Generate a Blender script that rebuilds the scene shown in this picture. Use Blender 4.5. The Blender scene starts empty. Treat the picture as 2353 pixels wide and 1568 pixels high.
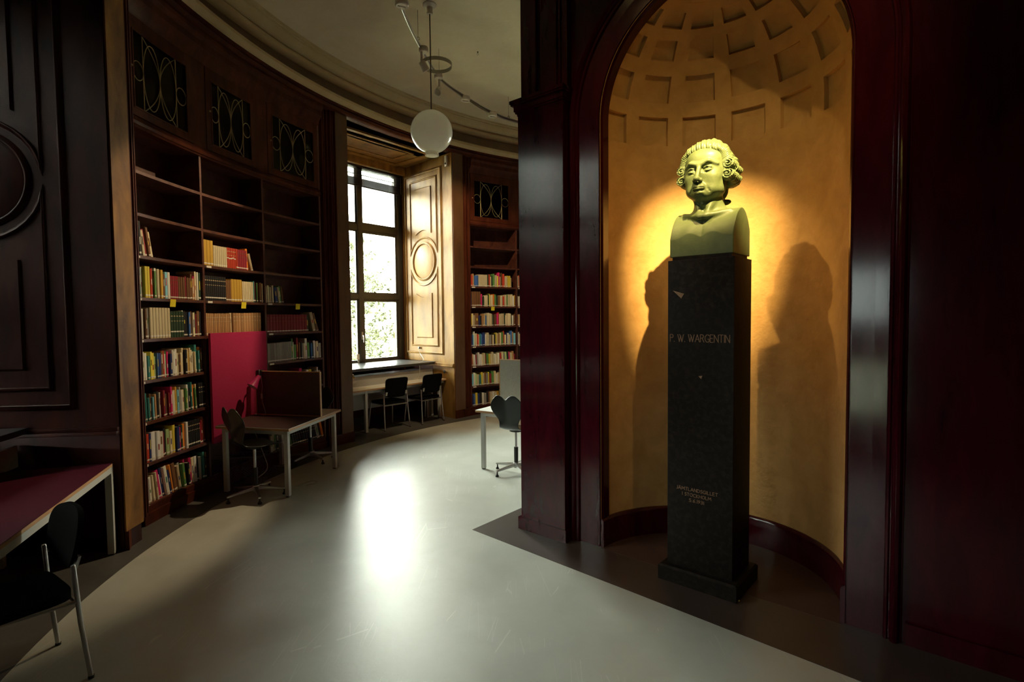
import bpy, bmesh, math, random
import numpy as np
from mathutils import Vector, Matrix
random.seed(7)
PI = math.pi
sc = bpy.context.scene
COL = sc.collection

# ------------------------------------------------------------------ camera, world, exposure
cam_d = bpy.data.cameras.new('camera'); cam = bpy.data.objects.new('camera', cam_d); COL.objects.link(cam)
cam_d.sensor_width = 36.0; cam_d.lens = 36.0*1236.6/2353; cam_d.clip_start = .05; cam_d.clip_end = 300
cam.location = (0, 0, 1.8)
cam.matrix_world = Matrix.Translation((0, 0, 1.8)) @ Matrix.Rotation(PI/2-.0438, 4, 'X') @ Matrix.Rotation(-.0100, 4, 'Z')
sc.camera = cam
sc.view_settings.view_transform = 'Standard'; sc.view_settings.look = 'None'
sc.view_settings.gamma = 1.0; sc.view_settings.use_curve_mapping = False
sc.view_settings.exposure = 0.0
w = bpy.data.worlds.new('overcast_sky'); sc.world = w; w.use_nodes = True
SKY = 80.0
bg = w.node_tree.nodes['Background']; bg.inputs[0].default_value = (.98, 1.0, .88, 1); bg.inputs[1].default_value = SKY
sc.cycles.use_denoising = True
sc.cycles.max_bounces = 7; sc.cycles.diffuse_bounces = 5; sc.cycles.glossy_bounces = 4
sc.cycles.transmission_bounces = 6; sc.cycles.transparent_max_bounces = 10
sc.cycles.caustics_reflective = False; sc.cycles.caustics_refractive = False
sc.cycles.sample_clamp_indirect = 6.0

# ------------------------------------------------------------------ plan of the round room
CX, CY, R0 = 3.5312, 4.6433, 6.78          # centre of the ring, radius of the shelf fronts
CEIL = 5.36
STEP = 2*PI/7
WIN = [2.480, 3.378, 1.5824]               # window bay centres (angle)
HALF = .162                                # half angle of a bay mouth
SIDE = .2245                               # half angle out to the bookcase edge
def PP(phi, r, z=0.0): return Vector((CX+r*math.cos(phi), CY+r*math.sin(phi), z))
U = Vector((.755, -.656, 0)); N = Vector((-.656, -.755, 0))      # niche wall axes
def UN(u, n, z=0.0): return U*u + N*n + Vector((0, 0, z))

# ------------------------------------------------------------------ object helpers
def tag(o, label=None, cat=None, group=None, kind=None):
    if label: o['label'] = label
    if cat: o['category'] = cat
    if group: o['group'] = group
    if kind: o['kind'] = kind
    return o
def empty(name, loc=(0, 0, 0), rz=0.0):
    o = bpy.data.objects.new(name, None); COL.objects.link(o); o.location = loc; o.rotation_euler = (0, 0, rz); o.empty_display_size = .1
    return o
def link_mesh(name, me, mat, parent=None):
    o = bpy.data.objects.new(name, me); COL.objects.link(o)
    if mat is not None and not me.materials:
        me.materials.append(mat)
    if parent is not None: o.parent = parent
    return o
class MB:
    """collects plain shapes into one mesh"""
    def __init__(s): s.v = []; s.f = []
    def add(s, vs, fs):
        b = len(s.v); s.v += [tuple(v) for v in vs]; s.f += [tuple(i+b for i in f) for f in fs]; return s
    def box(s, x0, x1, y0, y1, z0, z1, M=None):
        vs = [Vector((x, y, z)) for z in (z0, z1) for y in (y0, y1) for x in (x0, x1)]
        if M is not None: vs = [M @ v for v in vs]
        return s.add(vs, [(0, 2, 3, 1), (4, 5, 7, 6), (0, 1, 5, 4), (2, 6, 7, 3), (0, 4, 6, 2), (1, 3, 7, 5)])
    def cbox(s, c, d, M=None):
        return s.box(c[0]-d[0]/2, c[0]+d[0]/2, c[1]-d[1]/2, c[1]+d[1]/2, c[2]-d[2]/2, c[2]+d[2]/2, M)
    def prism(s, poly, z0, z1):
        n = len(poly); vs = [(p[0], p[1], z0) for p in poly]+[(p[0], p[1], z1) for p in poly]
        return s.add(vs, [tuple(range(n))[::-1], tuple(range(n, 2*n))]+[(i, (i+1) % n, n+(i+1) % n, n+i) for i in range(n)])
    def hull8(s, a, b):  # two quads
        return s.add(list(a)+list(b), [(3, 2, 1, 0), (4, 5, 6, 7)]+[(i, (i+1) % 4, 4+(i+1) % 4, 4+i) for i in range(4)])
    def tube(s, pts, r, n=10, cap=True, closed=False):
        pts = [Vector(p) for p in pts]; m = len(pts)
        rs = r if isinstance(r, (list, tuple)) else [r]*m
        b = len(s.v); prev = None
        for i, p in enumerate(pts):
            if closed: t = (pts[(i+1) % m]-pts[i-1]).normalized()
            else: t = (pts[min(i+1, m-1)]-pts[max(i-1, 0)]).normalized()
            if prev is None:
                a = Vector((0, 0, 1)) if abs(t.z) < .9 else Vector((1, 0, 0)); x = t.cross(a).normalized()
            else: x = (prev-t*prev.dot(t)).normalized()
            prev = x; y = t.cross(x)
            for k in range(n):
                an = 2*PI*k/n; s.v.append(tuple(p+(x*math.cos(an)+y*math.sin(an))*rs[i]))
        for i in range(m if closed else m-1):
            j = (i+1) % m
            for k in range(n): s.f.append((b+i*n+k, b+i*n+(k+1) % n, b+j*n+(k+1) % n, b+j*n+k))
        if cap and not closed:
            s.f.append(tuple(b+k for k in range(n))[::-1]); s.f.append(tuple(b+(m-1)*n+k for k in range(n)))
        return s
    def sweep(s, path, prof, closed=False):
        """path: list of frames (origin, a, b); prof: closed polygon [(pa, pb)]"""
        b = len(s.v); n = len(prof); m = len(path)
        for (o, a, c) in path:
            for (pa, pb) in prof: s.v.append(tuple(o+a*pa+c*pb))
        for i in range(m if closed else m-1):
            j = (i+1) % m
            for k in range(n): s.f.append((b+i*n+k, b+i*n+(k+1) % n, b+j*n+(k+1) % n, b+j*n+k))
        if not closed:
            s.f.append(tuple(b+k for k in range(n))[::-1]); s.f.append(tuple(b+(m-1)*n+k for k in range(n)))
        return s
    def arc(s, p0, p1, prof, seg=None):
        """sweep of a profile [(r, z)] round the room centre"""
        seg = seg or max(2, int(abs(p1-p0)/.035)+1)
        full = abs(abs(p1-p0)-2*PI) < 1e-6
        path = []
        for i in range(seg if full else seg+1):
            ph = p0+(p1-p0)*i/seg
            path.append((Vector((CX, CY, 0)), Vector((math.cos(ph), math.sin(ph), 0)), Vector((0, 0, 1))))
        return s.sweep(path, prof, full)
    def lathe(s, prof, c=(0, 0, 0), n=32, M=None):
        b = len(s.v); m = len(prof)
        for (r, z) in prof:
            for k in range(n):
                v = Vector((c[0]+r*math.cos(2*PI*k/n), c[1]+r*math.sin(2*PI*k/n), c[2]+z))
                s.v.append(tuple(M @ v if M is not None else v))
        for i in range(m-1):
            for k in range(n): s.f.append((b+i*n+k, b+i*n+(k+1) % n, b+(i+1)*n+(k+1) % n, b+(i+1)*n+k))
        if prof[0][0] > 1e-5: s.f.append(tuple(b+k for k in range(n))[::-1])
        if prof[-1][0] > 1e-5: s.f.append(tuple(b+(m-1)*n+k for k in range(n)))
        return s
    def mesh(s, name, smooth=35, bevel=0):
        me = bpy.data.meshes.new(name); me.from_pydata(s.v, [], s.f); me.update()
        bm = bmesh.new(); bm.from_mesh(me)
        bmesh.ops.recalc_face_normals(bm, faces=bm.faces)
        if bevel:
            es = [e for e in bm.edges if len(e.link_faces) == 2 and e.calc_face_angle(0) > .6]
            bmesh.ops.bevel(bm, geom=es, offset=bevel, segments=2, profile=.6, affect='EDGES', clamp_overlap=True)
        bm.to_mesh(me); bm.free()
        if smooth:
            me.polygons.foreach_set('use_smooth', [True]*len(me.polygons)); me.set_sharp_from_angle(angle=math.radians(smooth))
        return me
    def build(s, name, mat, parent=None, smooth=35, bevel=0):
        return link_mesh(name, s.mesh(name, smooth, bevel), mat, parent)
def struct(o, label=None): o['kind'] = 'structure'; (label and o.__setitem__('label', label)); return o

# ------------------------------------------------------------------ materials
def mat(name, c1, c2=None, rough=.5, scale=(1, 1, 1), nscale=4.0, detail=4, bump=0.0, bscale=60, metal=0.0, coat=0.0, spec=.5, lo=.35, hi=.65, rvar=0.0):
    m = bpy.data.materials.new(name); m.use_nodes = True; nt = m.node_tree; b = nt.nodes['Principled BSDF']
    b.inputs['Roughness'].default_value = rough; b.inputs['Metallic'].default_value = metal
    b.inputs['Specular IOR Level'].default_value = spec; b.inputs['Coat Weight'].default_value = coat; b.inputs['Coat Roughness'].default_value = .18
    b.inputs['Base Color'].default_value = (*c1, 1)
    if c2 is None and not bump: return m
    tc = nt.nodes.new('ShaderNodeTexCoord'); mp = nt.nodes.new('ShaderNodeMapping'); mp.inputs['Scale'].default_value = scale
    nt.links.new(tc.outputs['Object'], mp.inputs[0])
    if c2 is not None:
        no = nt.nodes.new('ShaderNodeTexNoise'); no.inputs['Scale'].default_value = nscale; no.inputs['Detail'].default_value = detail; no.inputs['Roughness'].default_value = .6
        no.inputs['Distortion'].default_value = .4
        nt.links.new(mp.outputs[0], no.inputs[0])
        rp = nt.nodes.new('ShaderNodeValToRGB'); rp.color_ramp.elements[0].color = (*c1, 1); rp.color_ramp.elements[1].color = (*c2, 1)
        rp.color_ramp.elements[0].position = lo; rp.color_ramp.elements[1].position = hi
        nt.links.new(no.outputs[0], rp.inputs[0]); nt.links.new(rp.outputs[0], b.inputs['Base Color'])
        if rvar:
            ma = nt.nodes.new('ShaderNodeMath'); ma.operation = 'MULTIPLY_ADD'; ma.inputs[1].default_value = rvar; ma.inputs[2].default_value = rough-rvar/2
            nt.links.new(no.outputs[0], ma.inputs[0]); nt.links.new(ma.outputs[0], b.inputs['Roughness'])
    if bump:
        n2 = nt.nodes.new('ShaderNodeTexNoise'); n2.inputs['Scale'].default_value = bscale; n2.inputs['Detail'].default_value = 3
        nt.links.new(mp.outputs[0], n2.inputs[0])
        bp = nt.nodes.new('ShaderNodeBump'); bp.inputs['Strength'].default_value = bump; bp.inputs['Distance'].default_value = .01
        nt.links.new(n2.outputs[0], bp.inputs['Height']); nt.links.new(bp.outputs[0], b.inputs['Normal'])
    return m
M = {}
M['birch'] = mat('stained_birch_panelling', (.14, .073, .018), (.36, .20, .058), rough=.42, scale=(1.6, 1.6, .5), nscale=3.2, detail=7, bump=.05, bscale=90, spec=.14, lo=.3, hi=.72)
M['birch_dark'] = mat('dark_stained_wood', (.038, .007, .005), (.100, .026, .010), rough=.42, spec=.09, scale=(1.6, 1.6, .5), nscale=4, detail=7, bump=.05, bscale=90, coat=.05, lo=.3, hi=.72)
M['birch_lit'] = mat('lit_birch_board', (.08, .028, .004), (.30, .135, .020), rough=.5, scale=(1.6, 1.6, .6), nscale=3.0, detail=7, bump=.05, bscale=90, spec=.2, lo=.3, hi=.7)  # lighter copy for one pilaster; the light falling on it is in the colour
M['bay_shaded'] = mat('shaded_stained_wood', (.016, .003, .003), (.045, .010, .006), rough=.42, scale=(1.6, 1.6, .5), nscale=4, detail=7, bump=.05, bscale=90, spec=.12)  # darker copy of the dark wood; the left bay's shade is in its colour
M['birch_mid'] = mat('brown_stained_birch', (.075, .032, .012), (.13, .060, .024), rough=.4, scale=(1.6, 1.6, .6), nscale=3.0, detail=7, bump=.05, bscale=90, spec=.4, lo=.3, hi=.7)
M['mahogany'] = mat('red_polished_wood', (.022, .0010, .004), (.048, .003, .007), rough=.13, spec=.34, scale=(2, 2, .5), nscale=4, detail=6, bump=.012, bscale=40, lo=.3, hi=.7)
M['shelf'] = mat('dark_shelf_wood', (.050, .012, .010), (.11, .035, .018), rough=.45, scale=(2, 2, 2), nscale=5, detail=5, bump=.04)
M['cream_plaster'] = mat('ceiling_plaster', (.66, .60, .42), (.80, .74, .54), rough=.8, nscale=1.3, detail=8, bump=.25, bscale=16, lo=.3, hi=.7)
M['frieze'] = mat('brown_frieze_plaster', (.15, .115, .07), (.22, .17, .11), rough=.75, nscale=1.6, detail=6, bump=.1, bscale=14)
M['moulding'] = mat('cream_moulding_plaster', (.50, .41, .21), (.58, .48, .27), rough=.7, nscale=2, detail=5)
M['ochre'] = mat('ochre_niche_plaster', (.40, .225, .072), (.51, .305, .112), rough=.75, nscale=7, detail=9, bump=.35, bscale=28, lo=.3, hi=.7)
M['lino_strip'] = mat('dark_linoleum_border', (.060, .056, .052), (.090, .085, .078), rough=.42, nscale=2.5, detail=8, bump=.05, bscale=60)
M['core_strip'] = mat('dark_linoleum_core_border', (.034, .021, .017), (.052, .034, .028), rough=.36, spec=1.0, nscale=2.5, detail=8, bump=.05, bscale=60)
M['niche_floor'] = mat('dark_red_niche_floor', (.034, .016, .013), (.05, .024, .019), rough=.5, nscale=5, detail=6)
M['bronze'] = mat('green_patinated_bronze', (.070, .095, .038), (.115, .148, .064), rough=.47, nscale=6, detail=7, bump=.12, bscale=60, lo=.3, hi=.7, spec=.4)
M['bronze_hair'] = M['bronze'].copy(); M['bronze_hair'].name = 'green_bronze_combed_hair'
def comb_bump(m):
    nt = m.node_tree; tc = [n for n in nt.nodes if n.type == 'TEX_COORD'][0]; b = nt.nodes['Principled BSDF']
    sx = nt.nodes.new('ShaderNodeSeparateXYZ'); nt.links.new(tc.outputs['Object'], sx.inputs[0])
    def mth(op, a, c=None):
        n = nt.nodes.new('ShaderNodeMath'); n.operation = op
        for i, v in enumerate((a, c)):
            if v is None: continue
            if isinstance(v, (int, float)): n.inputs[i].default_value = v
            else: nt.links.new(v, n.inputs[i])
        return n.outputs[0]
    no = nt.nodes.new('ShaderNodeTexNoise'); no.inputs['Scale'].default_value = 9; nt.links.new(tc.outputs['Object'], no.inputs[0])
    th = mth('ARCTAN2', mth('ADD', sx.outputs[0], .014), mth('SUBTRACT', sx.outputs[2], .52))
    w1 = mth('SINE', mth('ADD', mth('MULTIPLY', th, 120), mth('MULTIPLY', no.outputs[0], 30)))
    bp = nt.nodes.new('ShaderNodeBump'); bp.inputs['Strength'].default_value = .4; bp.inputs['Distance'].default_value = .0018
    nt.links.new(w1, bp.inputs['Height']); nt.links.new(bp.outputs[0], b.inputs['Normal'])
comb_bump(M['bronze_hair'])
M['granite'] = mat('black_polished_stone', (.008, .006, .005), (.026, .018, .014), rough=.45, spec=.08, nscale=30, detail=8, bump=.02, bscale=80, lo=.45, hi=.8)
M['letter'] = mat('gilded_lettering', (.25, .135, .07), rough=.5)
M['chip'] = mat('chipped_stone', (.30, .18, .10), (.18, .1, .06), rough=.7, nscale=40)
M['white_steel'] = mat('pale_grey_painted_steel', (.50, .51, .48), rough=.45)
M['laminate'] = mat('white_laminate', (.82, .82, .80), rough=.32)
M['laminate_red'] = mat('dark_red_linoleum_top', (.038, .002, .008), (.046, .003, .010), rough=.7, spec=.08, nscale=30)
M['laminate_brown'] = mat('dark_brown_desk_linoleum', (.030, .012, .010), (.036, .015, .012), rough=.5, nscale=30)
M['ply'] = mat('plywood_edge', (.42, .22, .09), (.55, .32, .15), rough=.5, scale=(1, 1, 30), nscale=6)
M['felt_red'] = mat('crimson_felt', (.38, .024, .085), (.44, .030, .10), rough=.95, nscale=120, bump=.2, bscale=300, spec=.1)
M['felt_brown'] = mat('brown_felt_board', (.10, .055, .040), (.13, .075, .055), rough=.95, nscale=120, bump=.2, bscale=300, spec=.1)
M['felt_grey'] = mat('grey_felt_board', (.25, .23, .185), (.31, .285, .23), rough=.95, nscale=120, bump=.2, bscale=300, spec=.1)
M['black'] = mat('black_lacquered_plywood', (.010, .013, .011), rough=.33, coat=.2)
M['black_fabric'] = mat('black_upholstery', (.005, .005, .005), (.008, .008, .008), rough=1.0, nscale=200, spec=.0)
M['black_plastic'] = mat('black_plastic', (.012, .012, .012), rough=.4)
M['chrome'] = mat('brushed_chrome', (.62, .62, .62), rough=.28, metal=1.0)
M['steel'] = mat('satin_steel', (.50, .50, .50), rough=.35, metal=1.0)
M['brass'] = mat('lead_came', (.42, .32, .16), rough=.4, metal=.7)
M['white_plastic'] = mat('cream_white_plastic', (.62, .58, .48), rough=.4)
M['opal'] = mat('opal_glass_globe', (.88, .84, .70), rough=.25, coat=.3)
_m = M['opal']; _n = _m.node_tree; _t = _n.nodes.new('ShaderNodeBsdfTranslucent'); _t.inputs[0].default_value = (.95, .93, .85, 1); _x = _n.nodes.new('ShaderNodeMixShader'); _x.inputs[0].default_value = .45
_n.links.new(_n.nodes['Principled BSDF'].outputs[0], _x.inputs[1]); _n.links.new(_t.outputs[0], _x.inputs[2]); _n.links.new(_x.outputs[0], _n.nodes['Material Output'].inputs[0])
M['ring'] = mat('satin_ring_metal', (.36, .33, .25), rough=.4, metal=.3)
M['rod'] = mat('bronze_rod', (.12, .10, .06), rough=.4, metal=.6)
M['frame'] = mat('dark_window_frame', (.045, .038, .030), rough=.4)
M['slat'] = mat('brown_blind_slat', (.045, .032, .025), rough=.5, spec=.15)
M['note'] = mat('yellow_sticky_note', (.80, .66, .02), rough=.7)
M['label'] = mat('white_paper_label', (.75, .72, .64), rough=.7)
M['cord'] = mat('white_cord', (.55, .52, .45), rough=.5)
M['wire'] = mat('grey_wire_mesh', (.20, .20, .20), rough=.4, metal=.6)
M['pink'] = mat('magenta_lamp_enamel', (.35, .02, .10), rough=.35)
M['lamp_in'] = mat('pale_lamp_lining', (.5, .45, .35), rough=.4)
M['sill'] = mat('black_stone_sill', (.035, .035, .038), (.05, .05, .052), rough=.28, nscale=8)
M['panel_grey'] = mat('grey_sheet_metal', (.42, .42, .40), rough=.5)
M['page'] = mat('book_pages', (.52, .47, .36), (.60, .55, .44), rough=.8, scale=(1, 60, 1), nscale=10)
M['paper_scrap'] = mat('yellow_scrap', (.75, .55, .15), rough=.6)
M['grass'] = mat('pale_dry_grass_ground', (.38, .37, .24), (.50, .48, .32), rough=.9, nscale=1.2)
M['bark'] = mat('pine_bark', (.14, .08, .05), (.24, .15, .10), rough=.9, scale=(1, 1, .3), nscale=9, bump=.4, bscale=20)
M['needles'] = mat('pine_needles', (.030, .038, .016), (.060, .070, .034), rough=.7, nscale=2.0)
M['needles2'] = mat('pale_pine_needles', (.045, .052, .026), (.080, .085, .050), rough=.7, nscale=2.0)
def glass_mat(name, tint=(1, 1, 1), refl=1.0):
    m = bpy.data.materials.new(name); m.use_nodes = True; nt = m.node_tree; nt.nodes.remove(nt.nodes['Principled BSDF'])
    out = nt.nodes['Material Output']; t = nt.nodes.new('ShaderNodeBsdfTransparent'); t.inputs[0].default_value = (*tint, 1)
    g = nt.nodes.new('ShaderNodeBsdfGlossy'); g.inputs['Roughness'].default_value = .03
    f = nt.nodes.new('ShaderNodeFresnel'); f.inputs[0].default_value = 1.45; mx = nt.nodes.new('ShaderNodeMixShader')
    k_ = nt.nodes.new('ShaderNodeMath'); k_.operation = 'MULTIPLY'; k_.inputs[1].default_value = refl; nt.links.new(f.outputs[0], k_.inputs[0]); nt.links.new(k_.outputs[0], mx.inputs[0]); nt.links.new(t.outputs[0], mx.inputs[1]); nt.links.new(g.outputs[0], mx.inputs[2]); nt.links.new(mx.outputs[0], out.inputs[0])
    return m
M['glass'] = glass_mat('window_glass', (.93, .96, .94)); M['door_glass'] = glass_mat('smoked_door_glass', (.30, .32, .33)); M['dark_glass'] = glass_mat('cabinet_glass', (.45, .40, .36), .08)
# floor linoleum: marbling, faint sheet seams and pale scratches
def lino():
    m = mat('grey_linoleum', (.37, .385, .345), (.465, .48, .435), rough=.40, spec=1.0, nscale=2.2, detail=10, bump=.06, bscale=45, lo=.3, hi=.7, rvar=.12)
    nt = m.node_tree; b = nt.nodes['Principled BSDF']; rp = [n for n in nt.nodes if n.type == 'VALTORGB'][0]
    tc = [n for n in nt.nodes if n.type == 'TEX_COORD'][0]
    last = rp.outputs[0]
    for i, (rot, sx, sy, th) in enumerate([(.5, 2.2, .18, .992), (-.9, 2.6, .2, .992), (1.3, 2.0, .15, .993)]):
        mp = nt.nodes.new('ShaderNodeMapping'); mp.inputs['Rotation'].default_value = (0, 0, rot); mp.inputs['Scale'].default_value = (sx*2, sy*2, 1); mp.inputs['Location'].default_value = (i*3.7, i*1.9, 0)
        nt.links.new(tc.outputs['Object'], mp.inputs[0])
        vo = nt.nodes.new('ShaderNodeTexVoronoi'); vo.feature = 'DISTANCE_TO_EDGE'; vo.inputs['Scale'].default_value = 1.1; nt.links.new(mp.outputs[0], vo.inputs[0])
        no = nt.nodes.new('ShaderNodeTexNoise'); no.inputs['Scale'].default_value = 2.2; nt.links.new(tc.outputs['Object'], no.inputs[0])
        ls = nt.nodes.new('ShaderNodeMath'); ls.operation = 'LESS_THAN'; ls.inputs[1].default_value = .0035; nt.links.new(vo.outputs[0], ls.inputs[0])
        gt = nt.nodes.new('ShaderNodeMath'); gt.operation = 'GREATER_THAN'; gt.inputs[1].default_value = .56; nt.links.new(no.outputs[0], gt.inputs[0])
        mu = nt.nodes.new('ShaderNodeMath'); mu.operation = 'MULTIPLY'; nt.links.new(ls.outputs[0], mu.inputs[0]); nt.links.new(gt.outputs[0], mu.inputs[1])
        m3 = nt.nodes.new('ShaderNodeMath'); m3.operation = 'MULTIPLY'; m3.inputs[1].default_value = .55; nt.links.new(mu.outputs[0], m3.inputs[0])
        mx = nt.nodes.new('ShaderNodeMixRGB'); mx.inputs[2].default_value = (.62, .61, .55, 1); nt.links.new(m3.outputs[0], mx.inputs[0]); nt.links.new(last, mx.inputs[1]); last = mx.outputs[0]
    nt.links.new(last, b.inputs['Base Color']); b.inputs['IOR'].default_value = 2.0
    return m
M['lino'] = lino()

# ------------------------------------------------------------------ daylight portals (guide the sky light through the real openings)
def bay_axes(c):
    rm = Vector((math.cos(c), math.sin(c), 0)); tm = Vector((math.sin(c), -math.cos(c), 0)); return rm, tm   # outwards, along (to smaller angle)
CC = Vector((CX, CY, 0))
WD, WH = 8.13, 1.26                                # window plane distance, half width
def BP(c, t, d, z=0): rm, tm = bay_axes(c); return CC+rm*d+tm*t+Vector((0, 0, z))
for c in WIN:
    L = bpy.data.lights.new('daylight_portal', 'AREA'); L.shape = 'RECTANGLE'; L.size = 2.5; L.size_y = 3.6; L.cycles.is_portal = True
    o = bpy.data.objects.new('daylight_portal', L); COL.objects.link(o)
    rm, tm = bay_axes(c); o.location = BP(c, 0, 8.40, 2.85)
    o.rotation_euler = (-rm).to_track_quat('-Z', 'Y').to_euler()

# ------------------------------------------------------------------ floor and ceiling
def disc(r, z, n=160, hole=None):
    mb = MB()
    mb.v = [(CX, CY, z)]+[tuple(PP(2*PI*k/n, r, z)) for k in range(n)]
    mb.f = [(0, 1+k, 1+(k+1) % n) for k in range(n)]
    return mb
struct(disc(9.4, 0).build('floor', M['lino'], smooth=0), 'pale grey marbled linoleum floor of the round reading room')
mb = MB(); mb.arc(1.2, 3.75, [(6.44, .0005), (9.3, .0005), (9.3, .002), (6.44, .002)], 90); struct(mb.build('trim_1', M['lino_strip']), 'dark linoleum border along the bookcases')
# border round the core (pointed corner in front of the pillar)
ap = Vector((-.354, 4.498, 0)); e = Vector((1.694, 2.557, 0)); far = ap+(e-ap)*2.2; b2 = Vector((.073, 5.008, 0)); bb = ap+(b2-ap)*3.2
poly = [ap, far, UN(1.6, -3.6), UN(-2.3, -3.6), UN(-2.3, -6.0), bb]
mb = MB(); mb.prism([poly[0], poly[1], poly[2], poly[3]], .0005, .002); mb.prism([poly[0], poly[3], poly[4], poly[5]], .0005, .0021)
struct(mb.build('trim_2', M['core_strip'], smooth=0), 'dark glossy linoleum border round the core wall')
mb = MB(); mb.add([tuple(PP(2*PI*k/120, 7.2, CEIL)) for k in range(120)]+[tuple(PP(2*PI*k/120, 7.2, CEIL+.15)) for k in range(120)], [tuple(range(120)), tuple(range(120, 240))[::-1]]+[(k, (k+1) % 120, 120+(k+1) % 120, 120+k) for k in range(120)])
struct(mb.build('ceiling', M['cream_plaster'], smooth=0), 'mottled cream plaster ceiling')
# roof slab closing the bays above
mb = MB(); mb.arc(0, 2*PI, [(7.1, CEIL-.02), (9.6, CEIL-.02), (9.6, CEIL+.15), (7.1, CEIL+.15)], 120); struct(mb.build('ceiling', M['cream_plaster'], smooth=0))
# cornice
mb = MB(); mb.arc(0, 2*PI, [(7.3, 4.70), (6.70, 4.70), (6.66, 4.705), (6.64, 4.715), (6.62, 4.74), (6.64, 4.755), (6.60, 4.77), (6.60, 4.785), (7.3, 4.785)], 200)
struct(mb.build('trim_3', M['birch_dark']), 'dark wooden crown moulding round the room')
mb = MB(); mb.arc(0, 2*PI, [(7.3, 4.785), (6.585, 4.785), (6.56, 4.80), (6.53, 4.83), (6.53, 4.865), (6.56, 4.885), (7.3, 4.885)], 200)
struct(mb.build('trim_4', M['moulding']), 'narrow cream plaster band above the woodwork')
mb = MB(); mb.arc(0, 2*PI, [(7.3, 4.885), (6.70, 4.885), (6.72, 4.92), (6.74, 5.10), (7.3, 5.10)], 200)
struct(mb.build('trim_5', M['frieze']), 'brown painted frieze below the ceiling cornice')
mb = MB(); mb.arc(0, 2*PI, [(7.3, 5.10), (6.76, 5.10), (6.70, 5.115), (6.66, 5.14), (6.655, 5.175), (6.69, 5.185), (6.69, 5.215), (6.64, 5.225), (6.61, 5.255), (6.585, 5.30), (6.57, 5.305), (6.57, 5.325), (6.55, 5.33), (6.54, CEIL+.01), (7.3, CEIL+.01)], 200)
struct(mb.build('trim_6', M['moulding']), 'stepped cream plaster cornice at the ceiling edge')

# ------------------------------------------------------------------ window bays
ORD = ['main', 'left', 'rear']
def ring_line(a, b, za, zb, w_, h_, nrm, mb):  # a straight bead
    d = (b-a).normalized()
def wall_frame(o, d, nrm):
    """matrix: x along d, y out along nrm, z up, origin o"""
    return Matrix(((d.x, nrm.x, 0, o.x), (d.y, nrm.y, 0, o.y), (0, 0, 1, o.z), (0, 0, 0, 1)))
BEAD = [(-.018, 0), (-.014, .008), (-.004, .010), (.002, .018), (.012, .018), (.018, .009), (.018, 0)]
def bead_loop(mb, pts, Mx, prof=BEAD, closed=True, scale=1.0):
    """raised bead following points (x, z) on a wall face given by Mx"""
    n = len(pts); path = []
    for i, p in enumerate(pts):
        a = Vector((p[0], p[1])); q0 = Vector(pts[i-1]) if (i > 0 or closed) else a; q1 = Vector(pts[(i+1) % n]) if (i < n-1 or closed) else a
        d0 = (a-q0).normalized() if (a-q0).length > 1e-9 else (q1-a).normalized(); d1 = (q1-a).normalized() if (q1-a).length > 1e-9 else d0
        n0 = Vector((-d0.y, d0.x)); n1 = Vector((-d1.y, d1.x)); m_ = (n0+n1); m_ = m_.normalized() if m_.length > 1e-6 else n0
        k = 1/max(.35, m_.dot(n0)); m_ *= k
        R3 = Mx.to_3x3(); path.append((Mx @ Vector((a.x, 0, a.y)), R3 @ Vector((m_.x, 0, m_.y)), R3 @ Vector((0, 1, 0))))
    mb.sweep(path, [(x*scale, y*scale) for x, y in prof], closed)
def rect(x0, x1, z0, z1): return [(x0, z0), (x1, z0), (x1, z1), (x0, z1)]
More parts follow.
